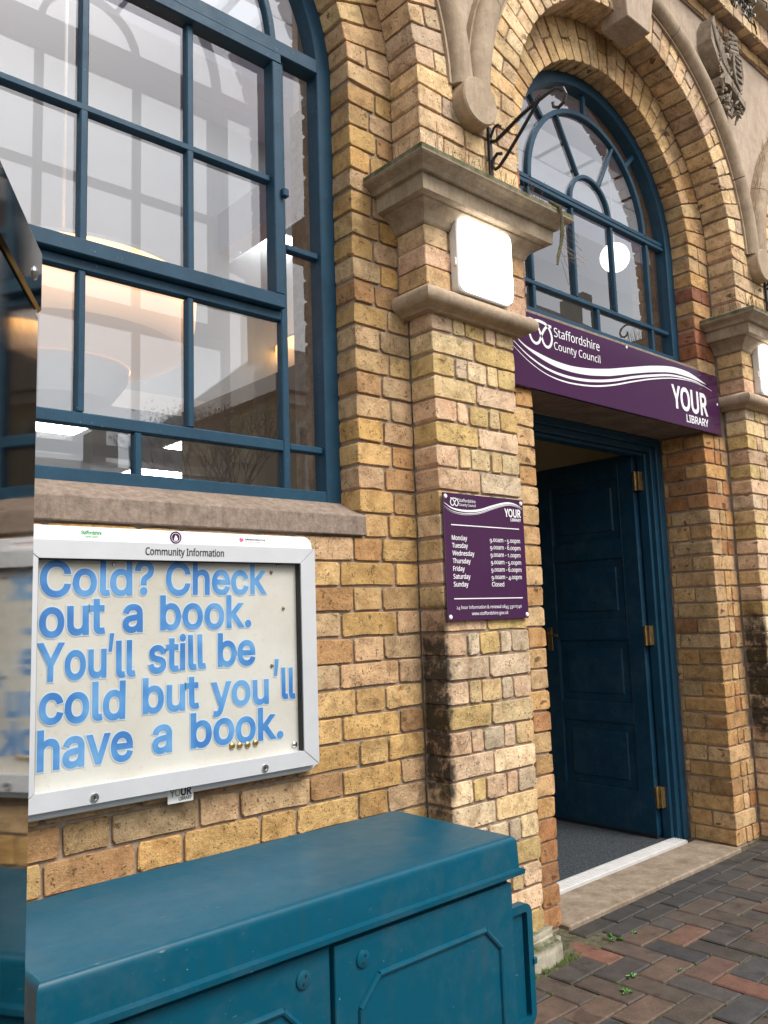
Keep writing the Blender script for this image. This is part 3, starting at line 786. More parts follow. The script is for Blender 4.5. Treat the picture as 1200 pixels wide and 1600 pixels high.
# ------------------------------------------------------------------ door
DF = MB()
for s in (-1, 1):
    def sx(a, b): return sorted((CX[1] + s * a, CX[1] + s * b))
    a, b = sx(.655, .706); DF.box(a, b, .246, .40, .012, 2.086)
    a, b = sx(.622, .655); DF.box(a, b, .262, .40, .012, 2.045)
    a, b = sx(.600, .622); DF.box(a, b, .285, .335, .012, 2.012)
DF.box(CX[1] - .655, CX[1] + .655, .2465, .40, 2.045, 2.086); DF.box(CX[1] - .622, CX[1] + .622, .2625, .40, 2.012, 2.045); DF.box(CX[1] - .60, CX[1] + .60, .2855, .335, 1.995, 2.012)
dfr = DF.build('door_frame', M_DFRAME, lib, bev=.003)
def door_leaf(xf, s, visible):
    """leaf standing open at a right angle to the wall; xf = face looking into the opening, s = +1 body lies towards +x"""
    y0, y1 = .345, 1.010; z0, z1 = .030, 2.012; d = .045
    body = MB(); bx = lambda x0, x1, *r: body.box(min(x0, x1), max(x0, x1), *r)
    pans = [(.435, .895, .235, .585), (.435, .890, .680, 1.025), (.437, .900, 1.125, 1.465), (.437, .890, 1.560, 1.90)]
    bx(xf + s * .012, xf + s * d, y0, y1, z0, z1)
    bx(xf, xf + s * .0125, y0, .435, z0, z1); bx(xf, xf + s * .0125, .895, y1, z0, z1)
    zs = [z0] + [q for p in pans for q in (p[2], p[3])] + [z1]
    for i in range(0, len(zs), 2): bx(xf, xf + s * .0124, .435, .895, zs[i], zs[i + 1])
    leaf = body.build('door', M_DOOR, lib, bev=.0015)
    for (a, b, c_, e_) in pans:
        mb = MB(); o = .05
        l0 = [(xf + s * .0118, a + .012, c_ + .012), (xf + s * .0118, b - .012, c_ + .012), (xf + s * .0118, b - .012, e_ - .012), (xf + s * .0118, a + .012, e_ - .012)]
        l1 = [(xf + s * .0115, a + o, c_ + o), (xf + s * .0115, b - o, c_ + o), (xf + s * .0115, b - o, e_ - o), (xf + s * .0115, a + o, e_ - o)]
        l2 = [(xf + s * .003, a + o + .006, c_ + o + .006), (xf + s * .003, b - o - .006, c_ + o + .006), (xf + s * .003, b - o - .006, e_ - o - .006), (xf + s * .003, a + o + .006, e_ - o - .006)]
        mb.loft([l0, l1, l2]); mb.build('panel', M_DOOR, leaf)
        mm = MB()
        for (p, q_) in (((a, c_), (b, c_)), ((b, c_), (b, e_)), ((b, e_), (a, e_)), ((a, e_), (a, c_))):
            mm.tube([(xf + s * .007, p[0], p[1]), (xf + s * .007, q_[0], q_[1])], .007, 6)
        mm.build('bead', M_DOOR, leaf)
    for z_ in (.222, 1.042, 1.861):
        mb = MB(); mb.box(*sorted((xf - s * .002, xf + s * .05)), .306, .345, z_ - .05, z_ + .05); mb.tube([(xf - s * .006, .328, z_ - .052), (xf - s * .006, .328, z_ + .052)], .007, 8)
        mb.build('hinge', M_BRASS, leaf, bev=.001)
    mb = MB(); mb.box(*sorted((xf, xf - s * .006)), .93, .965, .96, 1.09); hp = mb.build('handle_plate', M_BRASS, leaf, bev=.001)
    mb = MB(); mb.tube([(xf - s * .006, .948, 1.055), (xf - s * .045, .948, 1.055), (xf - s * .048, .935, 1.053), (xf - s * .048, .86, 1.048)], .007, 8); mb.build('handle', M_BRASS, leaf, smooth=True)
    MB().box(*sorted((xf - s * .004, xf + s * d)), y0 + .002, y1 - .002, .016, .034).build('brush_strip', M_BLACK, leaf)
door_leaf(3.945, 1, True)
door_leaf(2.815, -1, False)
mb = MB(); mb.box(2.70, 4.0, .213, .300, .0, .020)
for k in range(5): mb.box(2.70, 4.0, .222 + k * .015, .229 + k * .015, .020, .0235)
mb.build('threshold_strip', M_STRIP, lib)

# ------------------------------------------------------------------ carved arms on the spandrel
AX, AZ = 4.345, 4.115
KS = .68
def blob(mb, pts, r, n=10, rs=None): mb.tube(pts, r, n, True, rs)
arms = MB()
def sh(poly, y0, y1): arms.prism([(AX + a, AZ + b) for a, b in poly], y0, y1)
sh([(-.33, .12), (-.31, .24), (-.24, .33), (-.21, .20), (-.17, .08), (-.10, .0), (-.05, -.08), (-.14, -.07), (-.24, 0)], -.30, -.12)
for k in range(5):
    t_ = k / 4
    blob(arms, [(AX - .30 + .03 * k, -.305, AZ + .26 - .02 * k), (AX - .25 + .03 * k, -.315, AZ + .12 - .02 * k), (AX - .15 + .02 * k, -.305, AZ + .0 - .01 * k)], .012, 6)
shield = [(.0, .12), (.13, .12), (.14, .0), (.10, -.09), (.06, -.14), (.0, -.08), (-.02, .0)]
sh(shield, -.33, -.12)
blob(arms, [(AX + a, -.335, AZ + b) for a, b in shield + shield[:1]], .011, 6)
for k in range(4): blob(arms, [(AX + .02, -.338, AZ + .09 - k * .05), (AX + .06, -.345, AZ + .07 - k * .045), (AX + .11, -.338, AZ + .085 - k * .05)], .012, 6)
for k in range(4): blob(arms, [(AX - .02 + .01 * k, -.30, AZ + .15 + .035 * k), (AX + .06, -.34, AZ + .145 + .037 * k), (AX + .14 - .01 * k, -.30, AZ + .15 + .035 * k)], .017 - .001 * k, 8)
for k in range(5): arms.lathe([(0, .02), (.014, .012), (.017, 0), (.012, -.02)], (AX + .0 + .03 * k, -.31, AZ + .295), 'z', 8)
# scroll with lettering
sh([(-.20, -.10), (-.13, -.08), (-.02, -.13), (.12, -.19), (.13, -.25), (.0, -.20), (-.12, -.155), (-.2, -.17)], -.335, -.14)
blob(arms, [(AX - .20, -.33, AZ - .11), (AX - .23, -.31, AZ - .14), (AX - .2, -.30, AZ - .18), (AX - .17, -.31, AZ - .15)], .018, 8)
blob(arms, [(AX + .12, -.33, AZ - .2), (AX + .16, -.30, AZ - .23), (AX + .13, -.29, AZ - .27), (AX + .09, -.30, AZ - .24)], .016, 8)
rnd = random.Random(5)
for k in range(26):
    a = rnd.uniform(-.2, .15); b = rnd.uniform(-.33, .22)
    blob(arms, [(AX + a, -.20, AZ + b), (AX + a + rnd.uniform(-.04, .04), -.26 - rnd.uniform(0, .05), AZ + b + rnd.uniform(-.03, .03)), (AX + a + rnd.uniform(-.06, .06), -.22, AZ + b + rnd.uniform(-.06, .06))], .02, 7, rs=[.022, .018, .01])
blob(arms, [(AX - .02, -.24, AZ - .20), (AX + .0, -.26, AZ - .28), (AX - .03, -.25, AZ - .33), (AX - .07, -.24, AZ - .31)], .02, 8)
for k in range(120):     # carved knobs, leaves and folds
    a = rnd.uniform(-.22, .15); b = rnd.uniform(-.30, .27); u = Vector((rnd.uniform(-1, 1), -.4, rnd.uniform(-1, 1))).normalized() * rnd.uniform(.012, .03)
    p = Vector((AX + a, -.27 - rnd.uniform(0, .055), AZ + b)); arms.tube([p - u, p, p + u], .01, 6, True, rs=[.004, rnd.uniform(.008, .015), .005])
arms.v = [(AX + (q[0] - AX) * KS, -.128 + (q[1] + .12) * .46, AZ + (q[2] - AZ) * KS * 1.15) for q in arms.v]
ao = arms.build('carved_coat_of_arms', M_ARMS, lib, smooth=True)
tl = text('SANS', NOTO, .02, 0, .10, 0, .032, 0, .003)
tl.v = [(AX - .06 + q[0] * .74, -.2275 + q[1], AZ - .122 + q[2] * .85 - q[0] * .36) for q in tl.v]
tl.build('carved_lettering', M_ARMS, ao)

# bird spikes: hair-thin wires along the ledges
def wires(pts, hgt, name, parent, seed, lean=.25, th=.0009):
    rnd = random.Random(seed); mb = MB()
    for (x_, y_, z_) in pts:
        d = Vector((rnd.uniform(-lean, lean), rnd.uniform(-lean, lean * .5), 1)).normalized(); h = hgt * rnd.uniform(.5, 1.1)
        b = Vector((x_, y_, z_)); m1 = b + d * h * .5; e = b + d * h + Vector((rnd.uniform(-.01, .01), rnd.uniform(-.01, .01), 0))
        mb.tube([b, m1, e], th, 3, False)
    return mb.build(name, M_WIRE, parent)
M_WIRE = simple('rusty_wire', (.16, .10, .06), .5, metal=.4, nscale=90, namt=.5)
for c in PC:
    rnd = random.Random(int(c * 10)); pts = []
    for k in range(46): pts.append((c - .30 + .62 * rnd.random(), -.19 - .05 * rnd.random(), 2.705))
    for k in range(18): pts.append((c - .35 + .05 * rnd.random(), -.20 + .18 * rnd.random(), 2.705))
    tag(wires(pts, .115, 'bird_spikes', lib, 3), kind='stuff')
pts = []
for k in range(80):
    a = R(95 + 80 * random.random()); pts.append((CX[2] + 1.20 * math.cos(a), -.15 - .04 * random.random(), SP + 1.20 * math.sin(a)))
tag(wires(pts, .06, 'bird_spikes', lib, 4), kind='stuff')

# ------------------------------------------------------------------ wall lamps
for c, lb in zip(PC, ('lit square white bulkhead lamp under the stone capital left of the doorway', 'lit square white bulkhead lamp cut by the picture edge, right of the doorway')):
    t = tag(empty('wall_lamp', (c, -.145, 2.29)), lb, 'lamp', 'bulkhead lamps on the pilasters')
    MB().loft([[(x_, -.1455, z_) for x_, z_ in rrect(c - .140, c + .140, 2.300, 2.580, .022)], [(x_, -.176, z_) for x_, z_ in rrect(c - .140, c + .140, 2.300, 2.580, .022)], [(x_, -.184, z_) for x_, z_ in rrect(c - .132, c + .132, 2.308, 2.572, .022)]]).build('base', M_WHITE, t)
    MB().loft([[(x_, y_, z_) for x_, z_ in rrect(c - w_, c + w_, 2.44 - w_, 2.44 + w_, .026)] for y_, w_ in ((-.180, .135), (-.193, .134), (-.205, .126), (-.212, .10))]).build('diffuser', M_LAMP, t, smooth=True)
    MB().box(c - .146, c - .139, -.174, -.160, 2.395, 2.425).build('clip', M_WHITE, t, bev=.002)

# ------------------------------------------------------------------ hanging-sign brackets
def scroll(cy, cz, r0, turns, start, x, n=26, dirn=1):
    return [(x, cy + (r0 * (1 - .55 * i / n)) * math.cos(R(start) + dirn * turns * 2 * PI * i / n), cz + (r0 * (1 - .55 * i / n)) * math.sin(R(start) + dirn * turns * 2 * PI * i / n)) for i in range(n + 1)]
for c, lb in zip(PC, ('black wrought iron scroll bracket sticking out above the left capital', 'black wrought iron scroll bracket above the capital right of the doorway')):
    x_ = c + .10
    t = tag(empty('iron_bracket', (x_, -.145, 2.83)), lb, 'bracket', 'iron brackets above the capitals')
    MB().box(x_ - .009, x_ + .009, -.158, -.146, 2.800, 3.012).build('wall_bar', M_IRON, t, bev=.002)
    mb = MB(); mb.tube([(x_, -.158, 2.955), (x_, -.18, 2.945), (x_, -.22, 2.957), (x_, -.30, 2.985), (x_, -.38, 3.002), (x_, -.42, 3.008)], .0065, 8)
    mb.tube([(x_, -.42, 3.008), (x_, -.46, 3.010), (x_, -.492, 2.994), (x_, -.502, 2.968), (x_, -.492, 2.942), (x_, -.468, 2.934), (x_, -.448, 2.946), (x_, -.446, 2.964)], .0062, 8)
    for k in range(22):
        y_ = -.19 - .0095 * k; mb.lathe([(.009, -.0015), (.0095, 0), (.009, .0015)], (x_, y_, 2.947 + .0031 * k), 'y', 6)
    mb.build('arm', M_IRON, t, smooth=True)
    mb = MB(); mb.tube([(x_, -.158, 2.97), (x_, -.175, 3.0), (x_, -.195, 3.004), (x_, -.207, 2.99)], .005, 6); mb.build('scroll', M_IRON, t, smooth=True)
    mb = MB(); mb.tube([(x_, -.205, 2.883), (x_, -.185, 2.892), (x_, -.166, 2.880), (x_, -.160, 2.855), (x_, -.172, 2.835), (x_, -.192, 2.838), (x_, -.225, 2.862), (x_, -.30, 2.925), (x_, -.385, 3.002)], .0065, 8); mb.build('brace', M_IRON, t, smooth=True)

# ------------------------------------------------------------------ purple fascia sign over the door
fs = tag(empty('fascia_sign', (3.375, -.02, 2.085)), 'long purple enamel sign with white swoosh and lettering over the doorway', 'sign')
SX0, SX1, SZ0, SZ1 = 2.500, 4.246, 2.083, 2.404
MB().box(SX0, SX1, -.022, -.0065, SZ0, SZ1).build('panel', M_PURPLE, fs, bev=.0015)
def cat(pts, n=10):
    P = [Vector(p) for p in pts]; P = [P[0] * 2 - P[1]] + P + [P[-1] * 2 - P[-2]]; o = []
    for i in range(1, len(P) - 2):
        for k in range(n):
            t_ = k / n; a, b, c_, d = P[i - 1:i + 3]
            o.append(.5 * ((2 * b) + (c_ - a) * t_ + (2 * a - 5 * b + 4 * c_ - d) * t_ * t_ + (3 * b - a - 3 * c_ + d) * t_ ** 3))
    o.append(P[-2]); return o
def ribbon(top, bot, y, name, parent, th=.0006):
    a, b = cat(top), cat(bot); n = min(len(a), len(b)); a = a[:n]; b = b[:n] if len(b) == n else b[:n]
    mb = MB(); loops = [[(p.x, y, p.y), (q.x, y, q.y), (q.x, y + th, q.y), (p.x, y + th, p.y)] for p, q in zip(a, b)]
    return mb.loft(loops).build(name, M_SIGNW, parent)
YS = -.0228
xs_ = [2.505, 2.55, 2.61, 2.69, 2.80, 2.92, 3.05, 3.18, 3.25, 3.42, 3.59, 3.77, 3.915, 4.01, 4.119]
t1 = [2.315, 2.288, 2.258, 2.241, 2.2275, 2.225, 2.237, 2.258, 2.272, 2.310, 2.346, 2.374, 2.377, 2.364, 2.3395]
b1 = [2.311, 2.284, 2.251, 2.2245, 2.203, 2.198, 2.206, 2.225, 2.2385, 2.278, 2.314, 2.343, 2.349, 2.346, 2.3385]
ribbon([(a, b) for a, b in zip(xs_, t1)], [(a, b) for a, b in zip(xs_, b1)], YS, 'swoosh', fs)
xs2 = [2.505, 2.546, 2.631, 2.74, 2.856, 2.978, 3.108, 3.245, 3.409, 3.583, 3.766, 3.958, 4.06, 4.176]
m2 = [2.283, 2.258, 2.216, 2.184, 2.172, 2.1745, 2.190, 2.2165, 2.258, 2.296, 2.3285, 2.3385, 2.331, 2.313]
w2 = [.001, .0015, .003, .0045, .0055, .006, .006, .0062, .0062, .006, .005, .0035, .002, .0006]
ribbon([(a, b + w_) for a, b, w_ in zip(xs2, m2, w2)], [(a, b - w_) for a, b, w_ in zip(xs2, m2, w2)], YS, 'swoosh', fs)
xs3 = [2.505, 2.544, 2.63, 2.738, 2.853, 2.976, 3.105, 3.242, 3.406, 3.58, 3.764, 3.908, 4.0, 4.08]
m3 = [2.256, 2.236, 2.193, 2.159, 2.147, 2.151, 2.166, 2.194, 2.237, 2.279, 2.314, 2.3285, 2.330, 2.3235]
w3 = [.0006, .001, .0016, .002, .003, .0034, .0036, .0038, .0036, .0032, .0026, .0018, .0012, .0005]
ribbon([(a, b + w_) for a, b, w_ in zip(xs3, m3, w3)], [(a, b - w_) for a, b, w_ in zip(xs3, m3, w3)], YS, 'swoosh', fs)
KN = [(220, 215), (290, 270), (322, 345), (345, 430), (370, 495), (415, 532), (460, 500), (478, 420), (455, 335), (400, 268), (345, 235), (290, 232), (240, 265), (207, 365), (225, 450), (275, 492), (325, 465), (345, 400), (385, 315), (462, 290)]
# knot traced as a rope in the unit square, then placed
KU = [(.0, .97), (.23, .93), (.42, .66), (.52, .38), (.62, .10), (.77, .0), (.92, .12), (1.0, .42), (.93, .72), (.78, .92), (.52, .99), (.28, .96), (.10, .80), (.0, .45), (.08, .14), (.25, .02), (.41, .12), (.52, .40), (.68, .72), (.86, .90), (1.02, .90)]
def knot(x0, x1, z0, z1, y, r, name, parent, beads):
    c_ = cat([(x0 + a * (x1 - x0), z0 + b * (z1 - z0)) for a, b in KU], 8); mb = MB(); L = 0; pts = [c_[0]]
    st = []
    for a, b in zip(c_, c_[1:]):
        d = b - a
        if d.length < 1e-9: continue
        d.normalize(); n_ = Vector((-d.y, d.x)); st.append((a, d, n_))
    loops = []
    for i, (a, d, n_) in enumerate(st):
        rr = r * (1 + (.22 if i % 2 else -.12)) if beads else r
        loops.append([(a.x + n_.x * rr, y, a.y + n_.y * rr), (a.x - n_.x * rr, y, a.y - n_.y * rr), (a.x - n_.x * rr, y + .0006, a.y - n_.y * rr), (a.x + n_.x * rr, y + .0006, a.y + n_.y * rr)])
    mb.loft(loops); return mb.build(name, M_SIGNW, parent)
knot(2.645, 2.795, 2.276, 2.380, YS - .0004, .0055, 'knot_emblem', fs, True)
text('Staffordshire', NOTO, .0, 2.812, 3.145, 2.333, .040, YS, .0004).build('lettering', M_SIGNW, fs)
text('County Council', NOTO, .0, 2.807, 3.145, 2.277, .033, YS, .0004).build('lettering', M_SIGNW, fs)
text('YOUR', NOTO, .022, 3.755, 4.112, 2.169, .110, YS, .0004).build('lettering', M_SIGNW, fs)
text('LIBRARY', NOTO, .016, 3.882, 4.108, 2.109, .038, YS, .0004).build('lettering', M_SIGNW, fs)
for x_, z_ in ((4.226, 2.247), (3.372, 2.396), (2.52, 2.247)):
    MB().lathe([(0, .003), (.006, .002), (.0075, 0)], (x_, -.022, z_), 'y', 12).build('screw_cap', M_SIGNW, fs, smooth=True)

# ------------------------------------------------------------------ opening hours sign
hsn = tag(empty('opening_hours_sign', (2.196, -.12, 1.165)), 'purple upright opening hours plate screwed to the brick pilaster', 'sign')
MB().box(1.987, 2.407, -.1305, -.1245, 1.164, 1.594).build('plate', M_PURPLE, hsn, bev=.001)
YH = -.1311
for x_, z_ in ((1.999, 1.581), (2.395, 1.581), (2.398, 1.177), (2.0, 1.177)):
    MB().lathe([(0, .004), (.006, .003), (.008, 0)], (x_, -.1305, z_), 'y', 14).build('screw_cap', M_SIGNW, hsn, smooth=True)
knot(2.022, 2.060, 1.551, 1.577, YH, .0017, 'knot_emblem', hsn, False)
text('Staffordshire', NOTO, 0, 2.062, 2.147, 1.566, .0105, YH, .0003).build('lettering', M_SIGNW, hsn)
text('County Council', NOTO, 0, 2.063, 2.147, 1.552, .0090, YH, .0003).build('lettering', M_SIGNW, hsn)
hx = [1.990, 2.033, 2.098, 2.166, 2.237, 2.31, 2.359, 2.401]; hz = [1.559, 1.541, 1.536, 1.5425, 1.561, 1.577, 1.576, 1.563]
hw = [.0006, .0025, .0037, .0040, .0038, .0033, .0022, .0004]
ribbon([(a, b + w_) for a, b, w_ in zip(hx, hz, hw)], [(a, b - w_) for a, b, w_ in zip(hx, hz, hw)], YH, 'swoosh', hsn, .0003)
ribbon([(a, b - .0105 * (1 - .6 * i / 7) + w_ * .32) for i, (a, b, w_) in enumerate(zip(hx, hz, hw))], [(a, b - .0105 * (1 - .6 * i / 7) - w_ * .32) for i, (a, b, w_) in enumerate(zip(hx, hz, hw))], YH, 'swoosh', hsn, .0003)
ribbon([(a, b - .016 * (1 - .6 * i / 7) + w_ * .16) for i, (a, b, w_) in enumerate(zip(hx, hz, hw))], [(a, b - .016 * (1 - .6 * i / 7) - w_ * .16) for i, (a, b, w_) in enumerate(zip(hx, hz, hw))], YH, 'swoosh', hsn, .0003)
text('YOUR', NOTO, .022, 2.300, 2.391, 1.5285, .0275, YH, .0003).build('lettering', M_SIGNW, hsn)
text('LIBRARY', NOTO, .014, 2.331, 2.390, 1.513, .0100, YH, .0003).build('lettering', M_SIGNW, hsn)
for z_ in (1.4855, 1.237): MB().box(2.020, 2.377, YH, YH + .0004, z_ - .0017, z_ + .0017).build('rule', M_SIGNW, hsn)
for i, (d, x1_, h1, hx1) in enumerate([('Monday', 2.096, '9.00am - 5.00pm', 2.378), ('Tuesday', 2.098, '9.00am - 6.00pm', 2.378), ('Wednesday', 2.129, '9.00am - 1.00pm', 2.376), ('Thursday', 2.108, '9.00am - 5.00pm', 2.378), ('Friday', 2.077, '9.00am - 6.00pm', 2.378), ('Saturday', 2.104, '9.00am - 4.00pm', 2.377), ('Sunday', 2.092, 'Closed', 2.278)]):
    z_ = 1.4345 - i * .0261
    text(d, NOTO, .010, 2.0205, x1_, z_, .0152, YH, .0003).build('lettering', M_SIGNW, hsn)
    text(h1, NOTO, .006, 2.213, hx1, z_, .0150, YH, .0003, oldstyle=True).build('lettering', M_SIGNW, hsn)
text('24 hour information & renewal 0845 330 0740', NOTO, .0, 2.029, 2.368, 1.2025, .0110, YH, .0003, oldstyle=True).build('lettering', M_SIGNW, hsn)
text('www.staffordshire.gov.uk', NOTO, .002, 2.103, 2.293, 1.181, .0110, YH, .0003).build('lettering', M_SIGNW, hsn)

# ------------------------------------------------------------------ community notice board
nb = tag(empty('notice_board', (1.07, -.03, .75)), 'white framed community notice board of blue cut-out letters below the window sill', 'notice board')
MB().loft([[(x_, y_, z_) for x_, z_ in rrect(.62 + o, 1.513 - o, .747 + o, 1.432 - o, .030)] for y_, o in ((-.004, 0), (-.028, 0), (-.0305, .003))]).build('backing_plate', M_ALUB, nb)
fr = MB(); X0, X1, Z0, Z1 = .638, 1.499, .769, 1.394; x0, x1, z0, z1 = .691, 1.447, .812, 1.350
def member(q): fr.loft([[(a, -.030, b) for a, b in q], [(a, -.0575, b) for a, b in q], [((a * .994 + sum(p[0] for p in q) / 4 * .006), -.0605, (b * .994 + sum(p[1] for p in q) / 4 * .006)) for a, b in q]])
g_ = .0006
for q in ([(X0, Z1), (X1, Z1), (x1, z1), (x0, z1)], [(X0, Z0), (X1, Z0), (x1, z0), (x0, z0)], [(X0, Z0 + g_), (X0, Z1 - g_), (x0, z1 - g_), (x0, z0 + g_)], [(X1, Z0 + g_), (X1, Z1 - g_), (x1, z1 - g_), (x1, z0 + g_)]):
    fr = MB(); member(q); fr.build('frame_member', M_ALU, nb)
gk = MB(); gk.box(x0, x1, -.056, -.032, z1 - .003, z1 + .0005); gk.box(x1 - .003, x1 + .0005, -.056, -.032, z0, z1 - .003); gk.box(x0 - .0005, x0 + .002, -.056, -.032, z0, z1 - .003)
gk.build('seal', M_BLACK, nb)
MB().box(x0 - .01, x1 + .01, -.036, -.031, z0 - .01, z1 + .01).build('paper_panel', M_PAPER, nb)
me = mesh('glass', [(x0, -.052, z0), (x1, -.052, z0), (x1, -.052, z1), (x0, -.052, z1)], [(0, 1, 2, 3)]); adopt(link('glass', me, M_GLASSB), nb)
rows = [('Cold?', .703, .993, 1.262, 1.265, .081, 0), ('Check', 1.027, 1.341, 1.2625, 1.2645, .082, 0),
        ('out', .703, .864, 1.166, 1.171, .086, 0), ('a', .909, .963, 1.170, 1.170, .086, 0), ('book.', 1.011, 1.288, 1.172, 1.172, .084, 0),
        ('You', .698, .868, 1.063, 1.063, .085, 0), ("'", .873, .888, 1.063, 1.063, .100, 0), ('ll', .893, .944, 1.061, 1.060, .085, 0),
        ('still', .978, 1.144, 1.065, 1.067, .086, 0), ('be', 1.180, 1.300, 1.069, 1.067, .084, 0),
        ('cold', .706, .917, .965, .960, .087, 0), ('but', .963, 1.123, .964, .965, .083, 0), ('you', 1.159, 1.343, .961, .957, .083, 0), ("'", 1.362, 1.380, .968, .968, .104, 0), ('ll', 1.387, 1.435, .965, .963, .083, 0),
        ('have', .704, .938, .860, .857, .087, 0), ('a', .989, 1.044, .863, .861, .086, 0), ('book.', 1.097, 1.390, .864, .857, .084, 0)]
for s, a, b, za, zb_, cap, _ in rows:
    ch = s.replace("'", '\u2019')
    L = text(ch, INTER, .020, a, b, 0, cap, 0, .0004, per_letter=True)
    Lo = text(ch, INTER, .038, a - .0022, b + .0022, 0, cap, 0, .0003, per_letter=True)
    for (c1, v, f), (_, v2, f2) in zip(L, Lo):
        xm = sum(q[0] for q in v) / len(v); k = (xm - a) / max(1e-6, (b - a)); z_ = za + (zb_ - za) * k + random.uniform(-.001, .001); ro = R(random.uniform(-.7, .7))
        def tf(v, y): return [(xm + (q[0] - xm) * math.cos(ro) - q[2] * math.sin(ro), y + q[1], z_ + (q[0] - xm) * math.sin(ro) + q[2] * math.cos(ro)) for q in v]
        o = MB().add(tf(v, -.0376), f).build('letter', M_LETTER, nb)
        MB().add(tf(v2, -.0370), f2).build('card_edge', M_LETTERE, o)
for x_, z_, m_ in [(1.222, .852, M_BRASSP), (1.246, .850, M_BRASSP), (1.271, .849, M_BRASSP), (1.297, .851, M_BRASSP), (1.428, .830, M_CHROME), (.885, 1.339, M_CHROME), (1.380, 1.343, M_CHROME), (1.358, 1.324, M_BRASS), (1.398, 1.220, M_BRASS), (1.355, 1.058, M_BRASS)]:
    r_ = .0095 if m_ is M_BRASSP or x_ == 1.428 else .005
    MB().lathe([(0, .006), (r_ * .6, .005), (r_ * .9, .003), (r_, 0)], (x_, -.037, z_), 'y', 16).build('drawing_pin', m_, nb, smooth=True)
for x_, z_ in ((.831, .7835), (1.311, .7835)):
    o = MB().lathe([(0, .002), (.006, .002), (.006, .004), (.010, .004), (.011, 0)], (x_, -.0605, z_), 'y', 20).build('lock', M_CHROME, nb, smooth=True)
    MB().box(x_ - .002, x_ + .002, -.0632, -.0622, z_ - .004, z_ + .004).build('keyhole', M_BLACK, o)
text('Community Information', NOTO, .012, .9585, 1.188, 1.3635, .0185, -.0612, .0002).build('lettering', M_INK, nb)
# stickers
def sticker(x0_, x1_, z0_, z1_, y=-.0311): return MB().loft([[(a, y_, b) for a, b in rrect(x0_, x1_, z0_, z1_, .002, 2)] for y_ in (y + .0003, y)]).build('sticker', M_STICK, nb)
s1 = sticker(.800, .858, 1.402, 1.425); text('Staffordshire', NOTO, .03, .803, .855, 1.413, .0085, -.0314, .0001).build('lettering', M_GREEN, s1); text('county council', NOTO, .02, .813, .845, 1.405, .005, -.0314, .0001).build('lettering', M_GREEN, s1)
s2 = MB().lathe([(0, .0005), (.0165, .0005), (.0165, 0)], (1.059, -.0308, 1.414), 'y', 28).build('sticker', M_PURPLE, nb)
annulus(1.059, .0115, .0125, -.0316, -.0313, 0, 360, 28, 1.414).build('ring', M_SIGNW, s2)
MB().prism([(1.0545, 1.406), (1.0635, 1.406), (1.0645, 1.412), (1.062, 1.417), (1.058, 1.420), (1.055, 1.413)], -.0316, -.0313).build('white_figure', M_SIGNW, s2)
MB().prism([(1.0585, 1.4205), (1.0605, 1.4195), (1.0595, 1.4245)], -.0316, -.0313).build('red_flame', M_PINK, s2)
s3 = sticker(1.252, 1.348, 1.402, 1.426)
MB().prism([(1.262, 1.4075), (1.270, 1.414), (1.2685, 1.420), (1.2635, 1.4185), (1.259, 1.4215), (1.2555, 1.4165), (1.2575, 1.411)], -.0316, -.0313).build('heart_mark', M_PINK, s3)
text("Staffordshire Children's Trust", NOTO, .02, 1.274, 1.343, 1.4145, .0048, -.0314, .0001).build('lettering', M_INK, s3)
text('Working together for children', NOTO, .0, 1.274, 1.325, 1.4085, .0032, -.0314, .0001).build('lettering', M_PINK, s3)
s4 = sticker(1.035, 1.108, .7285, .7675)
text('Y', NOTO, .02, 1.040, 1.056, .7455, .0185, -.0314, .0001).build('lettering', M_GREY, s4); text('O', NOTO, .02, 1.055, 1.071, .7455, .0185, -.0314, .0001).build('lettering', M_OLIVE, s4); text('UR', NOTO, .035, 1.072, 1.103, .7455, .0185, -.0314, .0001).build('lettering', M_INK, s4); text('LIBRARY', NOTO, .02, 1.066, 1.103, .7335, .0085, -.0314, .0001).build('lettering', M_INK, s4)

# ------------------------------------------------------------------ blue roadside cabinet
cb = tag(empty('roadside_cabinet', (1.08, -.43, 0)), 'low teal-blue metal telecoms cabinet standing in front of the notice board', 'cabinet')
MB().box(.515, 1.645, -.628, -.215, .0, .60).build('body', M_CABI, cb, bev=.004)
lid = MB()
def lidloop(z_, o, dz=0):   # left end falls away from a crease
    return [(.497 - o, -.648 - o, z_), (1.662 + o, -.648 - o, z_), (1.662 + o, -.203 + o, z_), (.497 - o, -.203 + o, z_ - dz)]
L0 = lidloop(.545, .012); L1 = lidloop(.556, .013); L2 = lidloop(.560, .002); L3 = lidloop(.618, .0)
lid.loft([L0, L1, L2, L3], caps=False)
nE = 4
prev = L3
for k in range(1, nE + 1):
    a = R(90 * k / nE); o = -.014 * (1 - math.cos(a)); z_ = .618 + .017 * math.sin(a)
    cur = lidloop(z_, o, .010 * k / nE); lid.loft([prev, cur], caps=False); prev = cur
